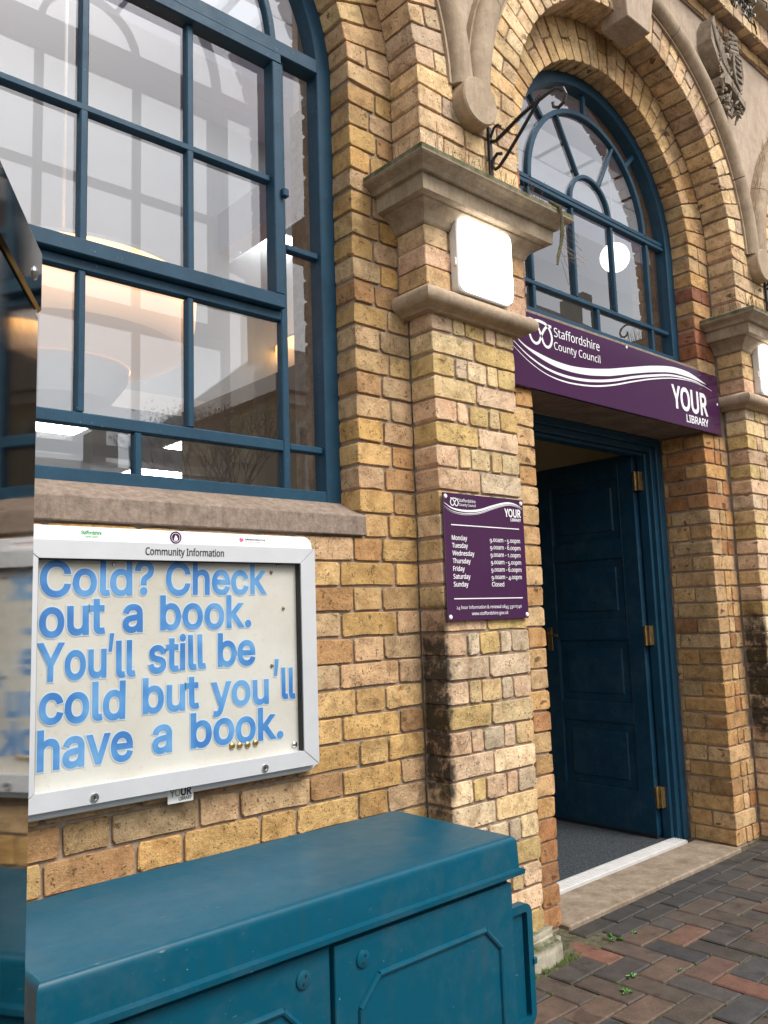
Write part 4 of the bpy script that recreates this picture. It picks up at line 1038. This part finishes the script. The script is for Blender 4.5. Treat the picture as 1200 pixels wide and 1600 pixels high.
# top: right facet flat, left facet falling from the crease
a_, b_, c_, d_ = prev; e_ = (.800, c_[1], c_[2])
lid.add([a_, b_, c_, e_, d_], [(0, 1, 2, 3), (0, 3, 4)]); lid.add([L0[0], L0[1], L0[2], L0[3]], [(3, 2, 1, 0)])
lid.build('lid', M_CABI, cb, smooth=True)
def octo(x0_, x1_, z0_, z1_, c_): return [(x0_, z0_ + c_), (x0_, z1_ - c_), (x0_ + c_, z1_), (x1_ - c_, z1_), (x1_, z1_ - c_), (x1_, z0_ + c_), (x1_ - c_, z0_), (x0_ + c_, z0_)]
for x0_, x1_, yd, oc in ((.53, 1.080, -.636, (.585, 1.015)), (1.086, 1.640, -.644, (1.150, 1.588))):
    d_o = MB().box(x0_, x1_, yd, -.627, .045, .528).build('door', M_CABI, cb, bev=.002)
    pts = octo(oc[0], oc[1], .10, .444, .052); pts.append(pts[0]); mb = MB()
    for (a, b), (c_, e_) in zip(pts, pts[1:]): mb.tube([(a, yd - .001, b), (c_, yd - .001, e_)], .0065, 8)
    mb.build('moulded_bead', M_CABI, d_o, smooth=True)
    lx = 1.013 if x0_ < 1 else 1.159
    o = MB().lathe([(0, .006), (.013, .006), (.017, .004), (.018, 0)], (lx, yd, .486), 'y', 24).build('lock', M_CABI, d_o, smooth=True)
    for dz in (-.007, .007): MB().lathe([(0, .0005), (.003, .0005), (.003, -.001)], (lx + dz * .4, yd - .0062, .486 + dz), 'y', 10).build('key_hole', M_BLACK, o)
pod = MB().box(1.646, 1.915, -.445, -.235, .060, .352).build('side_box', M_CABI, cb, bev=.006)
def rring(x0_, x1_, z0_, z1_, r_, w_, ya, yb):
    o1 = rrect(x0_, x1_, z0_, z1_, r_, 6); i1 = rrect(x0_ + w_, x1_ - w_, z0_ + w_, z1_ - w_, max(.004, r_ - w_), 6); mb = MB()
    n = len(o1); loops = [[(o1[i % n][0], ya, o1[i % n][1]), (i1[i % n][0], ya, i1[i % n][1]), (i1[i % n][0], yb, i1[i % n][1]), (o1[i % n][0], yb, o1[i % n][1])] for i in range(n + 1)]
    return mb.loft(loops, caps=False)
rring(1.640, 1.938, .050, .372, .030, .022, -.458, -.432).build('rim', M_CABI, pod, smooth=True)
MB().box(1.931, 1.945, -.464, -.455, .205, .222).build('latch', M_CABI, pod, bev=.002)

# ------------------------------------------------------------------ stainless steel kiosk at the left edge
M_STEEL, _t, _n, _b = mat('brushed_steel')
_b.inputs['Base Color'].default_value = (.40, .385, .365, 1); _b.inputs['Metallic'].default_value = 1.0
lnk(_t, ramp(_t, noise(_t, 6, 5, .7), [(.3, .03), (.7, .08)]), _b.inputs['Roughness'])
_g = _t.nodes.new('ShaderNodeNewGeometry'); _mp = _t.nodes.new('ShaderNodeMapping'); _mp.inputs['Scale'].default_value = (1, 1, 5); lnk(_t, _g.outputs['Position'], _mp.inputs[0])
lnk(_t, ramp(_t, noise(_t, 9, 6, .7, _mp.outputs[0]), [(.35, (.15, .135, .11)), (.55, (.22, .20, .165)), (.8, (.29, .265, .23))]), _b.inputs['Base Color'])
bump(_t, _b, noise(_t, 2.2, 3, .5), .06, .01)
KP = Vector((.3005, -1.1715, 0)); KD = Vector((math.sin(R(29.6)), math.cos(R(29.6)), 0)); KN_ = Vector((-KD.y, KD.x, 0))
kk = tag(empty('steel_kiosk', tuple(KP)), 'tall brushed stainless steel kiosk cut off by the left picture edge', 'kiosk')
def kbox(a0, a1, b0, b1, z0_, z1_, nm, m_, **k):
    p = [KP - KD * a0 + KN_ * b0, KP - KD * a1 + KN_ * b0, KP - KD * a1 + KN_ * b1, KP - KD * a0 + KN_ * b1]
    return MB().loft([[(q.x, q.y, z_) for q in p] for z_ in (z0_, z1_)]).build(nm, m_, kk, **k)
kbox(0, .46, 0, .38, .02, 1.517, 'body', M_STEEL, bev=.003)
kbox(-.001, .462, -.003, .382, 1.520, 1.588, 'hood', M_STEEL, bev=.003)
q = KP - KD * .040 - KN_ * .003
o = MB().lathe([(0, .003), (.006, .0025), (.008, 0)], (0, 0, 0), 'z', 14).build('screw', M_CHROME, None, smooth=True)
o.rotation_euler = (-KN_).to_track_quat('Z', 'Y').to_euler(); o.location = (q.x, q.y, 1.549); adopt(o, kk)
kbox(.02, .44, .02, .36, .0, .02, 'plinth', M_BLACK)

# ------------------------------------------------------------------ ground
def paver_material():
    m, t, n, b = mat('clay_paver')
    at = t.nodes.new('ShaderNodeAttribute'); at.attribute_name = 'tone'
    g = t.nodes.new('ShaderNodeNewGeometry'); P = g.outputs['Position']
    c = mix(t, 1.0, at.outputs['Color'], ramp(t, noise(t, 14, 6, .7, P), [(.3, .65), (.7, 1.3)]), 'MULTIPLY')
    c = mix(t, 1.0, c, ramp(t, noise(t, 190, 3, .7, P), [(.3, .75), (.7, 1.2)]), 'MULTIPLY')
    spill = mth(t, 'MULTIPLY', ramp(t, noise(t, 5.2, 3, .55, P, .5), [(.60, 0.0), (.635, 1.0)]), .6)
    c = mix(t, spill, c, mix(t, 1.0, c, (.42, .36, .36), 'MULTIPLY'))
    gm = mth(t, 'MULTIPLY', ramp(t, noise(t, 8, 6, .75, P), [(.55, 0.0), (.75, 1.0)]), .5)
    c = mix(t, gm, c, (.07, .068, .035))
    lnk(t, c, b.inputs['Base Color']); b.inputs['Roughness'].default_value = .72; b.inputs['Specular IOR Level'].default_value = .4
    bump(t, b, noise(t, 90, 6, .7, P), .6, .003); return m
M_PAVER = paver_material()
M_SOIL = simple('mossy_joint_sand', (.075, .068, .038), .95, nscale=40, namt=.6, bstr=1.0, bscale=80, bdist=.006)
M_ASPH = simple('asphalt', (.055, .053, .05), .85, nscale=30, namt=.25, bstr=.5, bscale=200)
pave = tag(MB().box(-1.5, 7.5, -4.2, .02, -.12, -.007).build('pavement', M_SOIL), kind='structure')
road = tag(MB().box(-60, 80, -60, -4.2, -.3, -.11).build('road', M_ASPH), kind='structure')
tag(MB().box(-60, 80, -4.35, -4.2, -.3, .0).build('kerb', M_LINTEL), kind='structure')
tag(MB().box(7.5, 80, -4.2, 30, -.3, -.02).build('far_pavement', M_LINTEL), kind='structure')
tag(MB().box(-60, -1.5, -4.2, 30, -.3, -.02).build('far_pavement', M_LINTEL), kind='structure')
PT = [tuple(q * 1.08 for q in c_) for c_ in [(.052, .043, .037), (.066, .050, .040), (.042, .040, .041), (.070, .052, .042), (.056, .048, .044), (.085, .056, .042)]]
PVR = []
random.seed(5)
def paver(x0_, x1_, y0_, y1_, col, gap=.0032, lift=0):
    if x1_ < -.5 or x0_ > 6.5: return
    c0 = ((x0_ + x1_) / 2, (y0_ + y1_) / 2)
    tz = random.uniform(-.0022, .0022); tx, ty = random.uniform(-.008, .008), random.uniform(-.008, .008)
    def z_(x, y): return tz + lift + (x - c0[0]) * tx + (y - c0[1]) * ty
    v = []; j = lambda: random.uniform(-.0012, .0012)
    base = [(x0_ + gap, y0_ + gap), (x1_ - gap, y0_ + gap), (x1_ - gap, y1_ - gap), (x0_ + gap, y1_ - gap)]
    base = [(a + j(), b + j()) for a, b in base]; ch = .0045
    ins = [(a + (ch if a < c0[0] else -ch), b + (ch if b < c0[1] else -ch)) for a, b in base]
    for a, b in base: v.append((a, b, -.045))
    for a, b in base: v.append((a, b, z_(a, b) - .004))
    for a, b in ins: v.append((a, b, z_(a, b)))
    f = [(8, 9, 10, 11)] + [(4 + i, 4 + (i + 1) % 4, 8 + (i + 1) % 4, 8 + i) for i in range(4)] + [(i, (i + 1) % 4, 4 + (i + 1) % 4, 4 + i) for i in range(4)]
    q = px(c0[0], c0[1], 0); s_ = 0
    if q and -25 < q[0] < 1225 and -25 < q[1] < 1625: s_ = 1 / q[2] ** 2
    PVR.append((v, f, col, s_))
def pcol(x, y):
    c = random.choice(PT)
    if random.random() < .10: c = random.choice([(.125, .066, .048), (.11, .062, .048), (.10, .064, .050), (.15, .072, .050)])
    k = random.uniform(.85, 1.15); return tuple(q * k for q in c)
x = 2.655
while x < 6.4:     # two courses laid along the door step
    for r_ in range(2): paver(x + r_ * .09, x + .205 + r_ * .09, -.118 - r_ * .088, -.032 - r_ * .088, random.choice([(.042, .039, .038), (.050, .045, .042), (.045, .040, .036)]))
    x += .205
# herringbone: unit step vectors
def hb():
    s = .103
    for a in range(-45, 60):
        for b in range(-30, 30):
            # horizontal paver at (a, b) when (a - b) % 4 == 0 ; vertical when (a - b) % 4 == 2 starts
            r_ = (a - b) % 4
            X_ = 2.30 + a * s; Y_ = -.206 - (b + 1) * s
            if r_ == 0: yield (X_, X_ + 2 * s, Y_, Y_ + s)
            elif r_ == 2: yield (X_, X_ + s, Y_, Y_ + 2 * s)
seen = set()
for (a, b, c_, d_) in hb():
    if d_ < -3.9 or c_ > -.03 or b < -.5 or a > 6.4: continue
    if b > 2.66 and d_ > -.206: 
        d_ = min(d_, -.206)
        if d_ - c_ < .05: continue
    if a < 2.66 and b > 2.66 and d_ > -.206: continue
    if d_ > -.175 and a < 2.49:    # soil beside the pilaster
        d_ = min(d_, -.185)
        if d_ - c_ < .05: continue
    d_ = min(d_, -.03)
    if a < 1.95 and d_ > -.21: continue
    paver(a, b, c_, d_, pcol(a, c_))
# the few reddest pavers seen near the foot of the picture
PVR.sort(key=lambda p: -p[3])
def pv_mesh(items):
    v, f, cols = [], [], []
    for p in items:
        o = len(v); v += p[0]; f += [tuple(i + o for i in q) for q in p[1]]; cols += [p[2]] * len(p[0])
    me = mesh('paver', v, f); a = me.attributes.new('tone', 'FLOAT_COLOR', 'POINT'); a.data.foreach_set('color', [c for q in cols for c in (*q, 1.0)]); return me
nv = min(295, sum(1 for p in PVR if p[3] > 0))
for p in PVR[:nv]: adopt(link('paver', pv_mesh([p]), M_PAVER), pave)
o = link('paving', pv_mesh(PVR[nv:]), M_PAVER); adopt(o, pave); tag(o, kind='stuff')
print('pavers', len(PVR), nv)
# soil and moss beside the pilaster
bm = bmesh.new(); bmesh.ops.create_grid(bm, x_segments=40, y_segments=14, size=.5)
rs = random.Random(9)
for v in bm.verts: v.co = Vector((2.25 + v.co.x * .56, -.135 + v.co.y * .15, rs.uniform(-.012, .004) + (.012 if abs(v.co.y) < .2 else -.004)))
me = bpy.data.meshes.new('dirt'); bm.to_mesh(me); bm.free()
tag(link('dirt', me, M_SOIL, smooth=True), kind='stuff')
# moss in the joints
M_MOSS = simple('moss', (.085, .12, .025), .9, nscale=60, namt=.5)
mb = MB(); rs = random.Random(4)
def tuft(x_, y_, n, h):
    for _ in range(n):
        a = rs.uniform(0, 2 * PI); l = h * rs.uniform(.4, 1); w_ = .0016; bx_, by_ = x_ + rs.uniform(-.006, .006), y_ + rs.uniform(-.006, .006)
        mb.add([(bx_ - w_, by_, -.006), (bx_ + w_, by_, -.006), (bx_ + math.cos(a) * l * .5, by_ + math.sin(a) * l * .5, l * .75)], [(0, 1, 2)])
for _ in range(520):
    x_ = rs.uniform(2.0, 4.6); y_ = -.206 - .103 * rs.randint(0, 14) if rs.random() < .75 else rs.uniform(-1.4, -.2)
    if rs.random() < .5: x_ = 2.30 + .103 * rs.randint(-3, 22)
    tuft(x_, y_, 5, .009)
for _ in range(260): tuft(rs.uniform(2.0, 2.5), rs.uniform(-.20, -.15), 6, .012)
tag(mb.build('moss', M_MOSS), kind='stuff')
# small weeds
M_LEAF = simple('weed_leaf', (.07, .19, .03), .5, nscale=30, namt=.3)
for i, (x_, y_, s_, lb) in enumerate([(2.705, -.205, 1.15, 'small bright green weed sprouting nearest the pale door step'), (2.80, -.225, .7, 'tiny weed in the paving joint right of the larger green weed'), (2.475, -.42, .8, 'little green weed among the dark pavers near the pilaster foot'), (2.36, -.47, .9, 'thin grassy weed between pavers close to the cabinet'), (2.62, -.50, .6, 'tiny weed beside the terracotta red paver')]):
    t = tag(empty('weed', (x_, y_, -.005)), lb, 'weed', 'weeds in the paving joints'); rs = random.Random(i)
    mb = MB()
    for k in range(9):
        a = rs.uniform(0, 2 * PI); l = .028 * s_ * rs.uniform(.6, 1.2); w_ = .006 * s_; z_ = .012 * s_ * rs.uniform(.3, 1.5)
        d = Vector((math.cos(a), math.sin(a), 0)); n_ = Vector((-d.y, d.x, 0)); b = Vector((x_, y_, -.003)); p1 = b + d * l * .5 + Vector((0, 0, z_)); p2 = b + d * l + Vector((0, 0, z_ * .8))
        mb.add([b, p1 + n_ * w_, p2, p1 - n_ * w_], [(0, 1, 2), (0, 2, 3)])
    mb.build('foliage', M_LEAF, t)
# entrance mat
M_MAT, _t, _n, _b = mat('ribbed_mat')
_g = _t.nodes.new('ShaderNodeNewGeometry'); _w_ = _t.nodes.new('ShaderNodeTexWave'); _w_.inputs['Scale'].default_value = 22; _w_.inputs['Distortion'].default_value = 2; _w_.inputs['Detail'].default_value = 3; lnk(_t, _g.outputs['Position'], _w_.inputs['Vector'])
lnk(_t, ramp(_t, noise(_t, 110, 3, .8), [(.42, (.010, .014, .018)), (.60, (.060, .072, .085))]), _b.inputs['Base Color']); _b.inputs['Roughness'].default_value = .95
bump(_t, _b, _w_.outputs['Fac'], .5, .004)
tag(MB().box(2.72, 4.02, .302, 1.95, .0, .016).build('door_mat', M_MAT), 'dark blue-grey ribbed entrance mat on the floor inside the doorway', 'mat')

# ------------------------------------------------------------------ interior seen through the glass
M_IW = simple('interior_wall', (.53, .58, .62), .8, nscale=2, namt=.05)
M_IC = simple('interior_ceiling', (.78, .78, .78), .8)
M_VEST = simple('vestibule_plaster', (.66, .56, .38), .8)
M_DIM = simple('interior_painted_shade', (.13, .115, .09), .8)  # interior gloom put into the colour, so reflections in the glass show
M_LAV = simple('painted_beam', (.40, .39, .50), .6)
room = empty('library_room'); tag(room, kind='structure')
def rm(name, mb, m_): return mb.build(name, m_, room)
rm('floor', MB().box(-2.2, 10, .36, 9, -.1, .0), simple('carpet', (.10, .10, .12), .95))
rm('back_wall', MB().box(-2.2, 10, 8.5, 8.7, 0, 6.2), M_IW)
rm('side_wall', MB().box(-2.3, -2.1, .37, 8.5, 0, 6.2), M_IW)
rm('side_wall', MB().box(9.8, 10, .37, 8.5, 0, 6.2), M_IW)
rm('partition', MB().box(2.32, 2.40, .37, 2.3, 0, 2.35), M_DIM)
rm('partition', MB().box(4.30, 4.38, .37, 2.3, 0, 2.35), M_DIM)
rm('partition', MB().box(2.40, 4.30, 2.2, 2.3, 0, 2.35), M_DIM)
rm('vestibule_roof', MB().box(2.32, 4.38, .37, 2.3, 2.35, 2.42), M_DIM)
rm('vestibule_lining', MB().box(2.401, 4.299, .38, 2.199, 2.335, 2.349).box(2.401, 2.41, .38, 2.199, .02, 2.33).box(4.29, 4.299, .38, 2.199, .02, 2.33).box(2.411, 4.289, 2.19, 2.199, .02, 2.33), M_VEST)
rm('low_ceiling', MB().box(-2.1, 9.8, 3.1, 8.5, 2.62, 2.75), M_IC)
rm('upper_wall', MB().box(-2.1, 4.4, 3.1, 3.2, 2.75, 4.95), M_IW)
rm('upper_wall', MB().box(4.401, 9.8, 3.1, 3.2, 2.75, 4.95), M_DIM)  # same wall in a darker colour, painting this end of the hall as shaded
rm('beam', MB().box(-2.1, 9.8, 2.5, 3.1, 4.93, 5.2), M_LAV)
rm('beam', MB().box(-2.1, 9.8, 1.9, 2.1, 5.45, 5.7), M_LAV)
rm('beam', MB().box(3.05, 3.2, .37, 3.1, 3.9, 4.2), M_LAV)
rm('ceiling', MB().box(-2.1, 9.8, .36, 2.75, 5.75, 5.85), M_IC)
rm('ceiling', MB().box(3.3, 9.8, 2.75, 3.2, 5.74, 5.84), M_IC)
for k in range(24): rm('rafter', MB().box(-2 + k * .5, -1.94 + k * .5, 2.3, 3.1, 5.75, 5.83), M_IC)
lbs = ['large warm lit drum pendant lamp with grey bowl, seen through the left window', 'smaller drum pendant lamp further back, seen through the left window']
for (x_, y_, z_, r_, lb) in ((1.36, 1.62, 2.73, .60, lbs[0]), (3.85, 3.0 - .2, 3.25, .42, lbs[1])):
    t = tag(empty('pendant_lamp', (x_, y_, z_)), lb, 'pendant lamp', 'pendant lamps inside the library')
    MB().lathe([(r_, 0), (r_ * .985, -.17 * r_ / .6), (r_ * .90, -.30 * r_ / .6), (r_ * .62, -.37 * r_ / .6), (r_ * .5, -.385 * r_ / .6)], (x_, y_, z_), 'z', 48).build('shade', M_SHADE, t, smooth=True)
    MB().lathe([(r_ * 1.003, .006), (r_ * 1.003, -.012), (r_ * .99, -.012), (r_ * .99, .006), (r_ * 1.003, .006)], (x_, y_, z_), 'z', 48).build('rim', M_WHITE, t)
    MB().lathe([(r_ * .5, -.34 * r_ / .6), (r_ * .48, -.44 * r_ / .6), (r_ * .36, -.54 * r_ / .6), (0, -.60 * r_ / .6)], (x_, y_, z_), 'z', 40).build('bowl', M_IC, t, smooth=True)
    mb = MB(); mb.tube([(x_, y_, z_ - .05), (x_, y_, 5.7)], .008, 6); mb.build('rod', M_WHITE, t)
for i, (x0_, x1_, y0_, y1_, z_, lb) in enumerate([(1.45, 2.33, 3.45, 3.98, 2.61, 'bright square ceiling panel nearest the pendant lamp'), (3.10, 3.60, 3.60, 4.05, 2.61, 'small bright ceiling panel right of the pendant lamps'), (3.30, 3.95, 5.0, 5.5, 2.61, 'bright ceiling panel lowest in the left window'), (6.3, 6.9, 3.6, 4.2, 2.61, 'bright ceiling panel hidden far right in the hall')]):
    t = tag(empty('ceiling_light', ((x0_ + x1_) / 2, (y0_ + y1_) / 2, z_)), lb, 'ceiling light', 'ceiling panels inside the library')
    MB().box(x0_, x1_, y0_, y1_, z_ - .012, z_ - .002).build('diffuser', M_PANEL, t); MB().box(x0_ - .03, x1_ + .03, y0_ - .03, y1_ + .03, z_ - .008, z_ + .009).build('frame', M_WHITE, t)
t = tag(empty('strip_light', (3.0, 2.9, 4.1)), 'slim lit strip light high inside, seen through the left window', 'strip light')
MB().box(3.15, 3.75, 3.02, 3.07, 4.13, 4.17).build('tube', M_PANEL, t); MB().box(3.12, 3.78, 3.03, 3.09, 4.171, 4.19).build('holder', M_WHITE, t)
t = tag(empty('globe_lamp', (5.82, 1.5, 4.05)), 'white opal globe lamp hanging inside, seen through the fanlight', 'pendant lamp')
MB().lathe([(.12 * math.sin(R(a)), -.12 * math.cos(R(a))) for a in range(0, 181, 12)], (5.82, 1.5, 4.05), 'z', 28).build('globe', M_GLOBE, t, smooth=True)
mb = MB(); mb.tube([(5.82, 1.5, 4.17), (5.82, 1.5, 5.75)], .006, 6); mb.build('rod', M_WHITE, t)

# ------------------------------------------------------------------ string lights on the cornice
t = tag(empty('string_lights', (4.5, -.3, 4.5)), 'tangled black cable of clear fairy lights hung along the cornice', 'string lights')
M_CABLE = simple('black_cable', (.012, .014, .012), .5)
rs = random.Random(12); mb = MB(); bl = []
def cable(p0, p1, sag, wob, n=26, r_=.0035):
    pts = []
    for i in range(n + 1):
        u = i / n; p = Vector(p0).lerp(Vector(p1), u); p.z -= sag * 4 * u * (1 - u); p += Vector((rs.uniform(-wob, wob), rs.uniform(-wob, wob) * .5, rs.uniform(-wob, wob))); pts.append(p)
    mb.tube(pts, r_, 5); bl.extend(pts[2::5])
cable((3.75, -.36, 4.74), (4.35, -.36, 4.70), .05, .02); cable((4.0, -.33, 4.62), (4.30, -.27, 4.46), .05, .03); cable((4.2, -.36, 4.74), (4.9, -.36, 4.62), .18, .02)
cable((4.30, -.34, 4.62), (4.34, -.31, 4.38), .0, .03, 18); cable((4.34, -.31, 4.38), (4.42, -.32, 4.62), .0, .035, 18); cable((4.28, -.32, 4.50), (4.45, -.33, 4.52), .12, .03, 18); cable((4.55, -.36, 4.75), (4.75, -.33, 4.42), .03, .025); cable((4.75, -.33, 4.42), (4.95, -.35, 4.68), .05, .03); cable((4.25, -.30, 4.42), (4.50, -.30, 4.35), -.08, .03, 18)
mb.build('cable', M_CABLE, t)
for p in bl[:40]: MB().lathe([(0, .016), (.0035, .009), (.004, 0), (.003, -.006), (0, -.007)], tuple(p), 'z', 8).build('bulb', M_BULB, t, smooth=True)
# dangling strip of spikes on the left capital's right end
t = tag(empty('loose_spike_strip', (2.52, -.30, 2.70)), 'mossy loose strip of bird spikes dangling from the end of the left capital', 'bird spike strip')
mb = MB(); mb.tube([(2.50, -.262, 2.735), (2.515, -.299, 2.700), (2.517, -.303, 2.66), (2.512, -.305, 2.60), (2.505, -.300, 2.55), (2.485, -.30, 2.50), (2.475, -.30, 2.462)], .009, 7, rs=[.006, .008, .0055, .0085, .006, .0075, .004]); mb.build('strip', simple('dry_moss', (.075, .066, .032), .9, nscale=80, namt=.6, bstr=1), t)
rs = random.Random(8); mb = MB()
for k in range(16):
    z_ = 2.49 + .013 * k; b = Vector((2.50, -.30, z_)); d = Vector((rs.uniform(.4, 1), rs.uniform(-.5, .2), rs.uniform(-.6, -.1))).normalized(); mb.tube([b, b + d * rs.uniform(.06, .13)], .0009, 3, False)
mb.build('wire', M_WIRE, t)

# ------------------------------------------------------------------ across the street (seen only in reflections)
M_CREAM = simple('cream_render', (.50, .42, .27), .8, nscale=2, namt=.1)
M_GREYR = simple('grey_render', (.33, .30, .25), .8, nscale=2, namt=.1)
M_SLATE = simple('roof_slate', (.055, .058, .065), .6, nscale=12, namt=.35)
M_DARKG = simple('dark_window', (.02, .022, .025), .15)
M_WFR = simple('white_joinery', (.65, .64, .60), .5)
def house(name, label, x0, x1, yf, yb, zt, ridge, m_, rows_, cols, hip=2.0, shop=None, gs=(.9, 1.5)):
    h_ = tag(empty(name, ((x0 + x1) / 2, yf, -.1)), label, 'building', 'buildings across the street')
    MB().box(x0, x1, yb, yf, -.1, zt).build('wall', m_, h_)
    e = .35; ym = (yf + yb) / 2
    v = [(x0 - e, yf + e, zt), (x1 + e, yf + e, zt), (x1 + e, yb - e, zt), (x0 - e, yb - e, zt), (x0 + hip, ym, ridge), (x1 - hip, ym, ridge)]
    rf = MB().add(v, [(0, 1, 5, 4), (1, 2, 5), (2, 3, 4, 5), (3, 0, 4), (3, 2, 1, 0)]).build('roof', M_SLATE, h_)
    cw = (x1 - x0) / cols
    MB().box(x0 - .2, x1 + .2, yf + .001, yf + .18, zt - .25, zt - .02).build('eaves_moulding', M_WFR, h_)
    for zz in rows_:
        for k in range(cols):
            xc = x0 + cw * (k + .5)
            w_ = MB(); w_.box(xc - gs[0] / 2 - .1, xc + gs[0] / 2 + .1, yf, yf + .06, zz - .1, zz + gs[1] + .1); wo_ = w_.build('window', M_WFR, h_)
            for a in (-1, 1):
                for b in (0, 1):
                    MB().box(xc + (-gs[0] / 2 if a < 0 else .03), xc + (-.03 if a < 0 else gs[0] / 2), yf + .061, yf + .07, zz + b * gs[1] / 2 + .03, zz + (b + 1) * gs[1] / 2 - .03).build('pane', M_DARKG, wo_)
    for cx_ in (x0 + hip * .8, x1 - hip * .8): MB().box(cx_ - .3, cx_ + .3, ym - .3, ym + .3, ridge - 1.2, ridge + .7).build('chimney', m_, h_)
    return h_
house('terrace_house', 'cream rendered house with slate hipped roof reflected in the left window', 10.3, 17.0, -12, -19, 6.1, 8.6, M_CREAM, (.9, 3.9), 3)
house('terrace_house', 'tall grey rendered house with slate roof reflected in the fanlight', 18.0, 31.0, -12, -21, 9.4, 13.2, M_GREYR, (.9, 3.8, 6.8), 5, hip=4)
house('low_shop', 'long low cream building with dark flat eaves reflected low in the left window', -6.0, 9.6, -14, -20, 4.3, 5.3, M_CREAM, (2.3,), 7, gs=(1.1, .9))
tr = tag(empty('street_tree', (8.3, -11.5, -.1)), 'bare-branched street tree reflected in the left window', 'tree')
mb = MB(); rs = random.Random(21); M_BARK = simple('bark', (.06, .045, .035), .9); tips = []
def branch(p, d, l, r_, k):
    q = p + d * l; mb.tube([p, p + d * l * .5 + Vector((rs.uniform(-.05, .05), rs.uniform(-.05, .05), 0)), q], r_, 5, False, rs=[r_, r_ * .85, r_ * .7])
    if k == 0: tips.append(q); return
    for _ in range(3):
        e = (d + Vector((rs.uniform(-.7, .7), rs.uniform(-.7, .7), rs.uniform(-.15, .55)))).normalized(); branch(q, e, l * .72, r_ * .62, k - 1)
branch(Vector((8.3, -11.5, -.1)), Vector((0, 0, 1)), 1.75, .07, 6)
mb.build('trunk', M_BARK, tr)
mb = MB()
for p in tips:
    for _ in range(1):
        c_ = p + Vector((rs.gauss(0, .14), rs.gauss(0, .14), rs.gauss(0, .12))); a = Vector((rs.uniform(-1, 1), rs.uniform(-1, 1), rs.uniform(-1, 1))).normalized() * .028; b = a.orthogonal().normalized() * .017
        mb.add([c_ - a, c_ + b, c_ + a, c_ - b], [(0, 1, 2, 3)])
mb.build('crown', simple('leaf', (.045, .06, .02), .6), tr)

bpy.data.objects.remove(_to)
for o in bpy.data.objects:
    if o.type == 'MESH' and not o.data.polygons: print('EMPTY MESH', o.name)
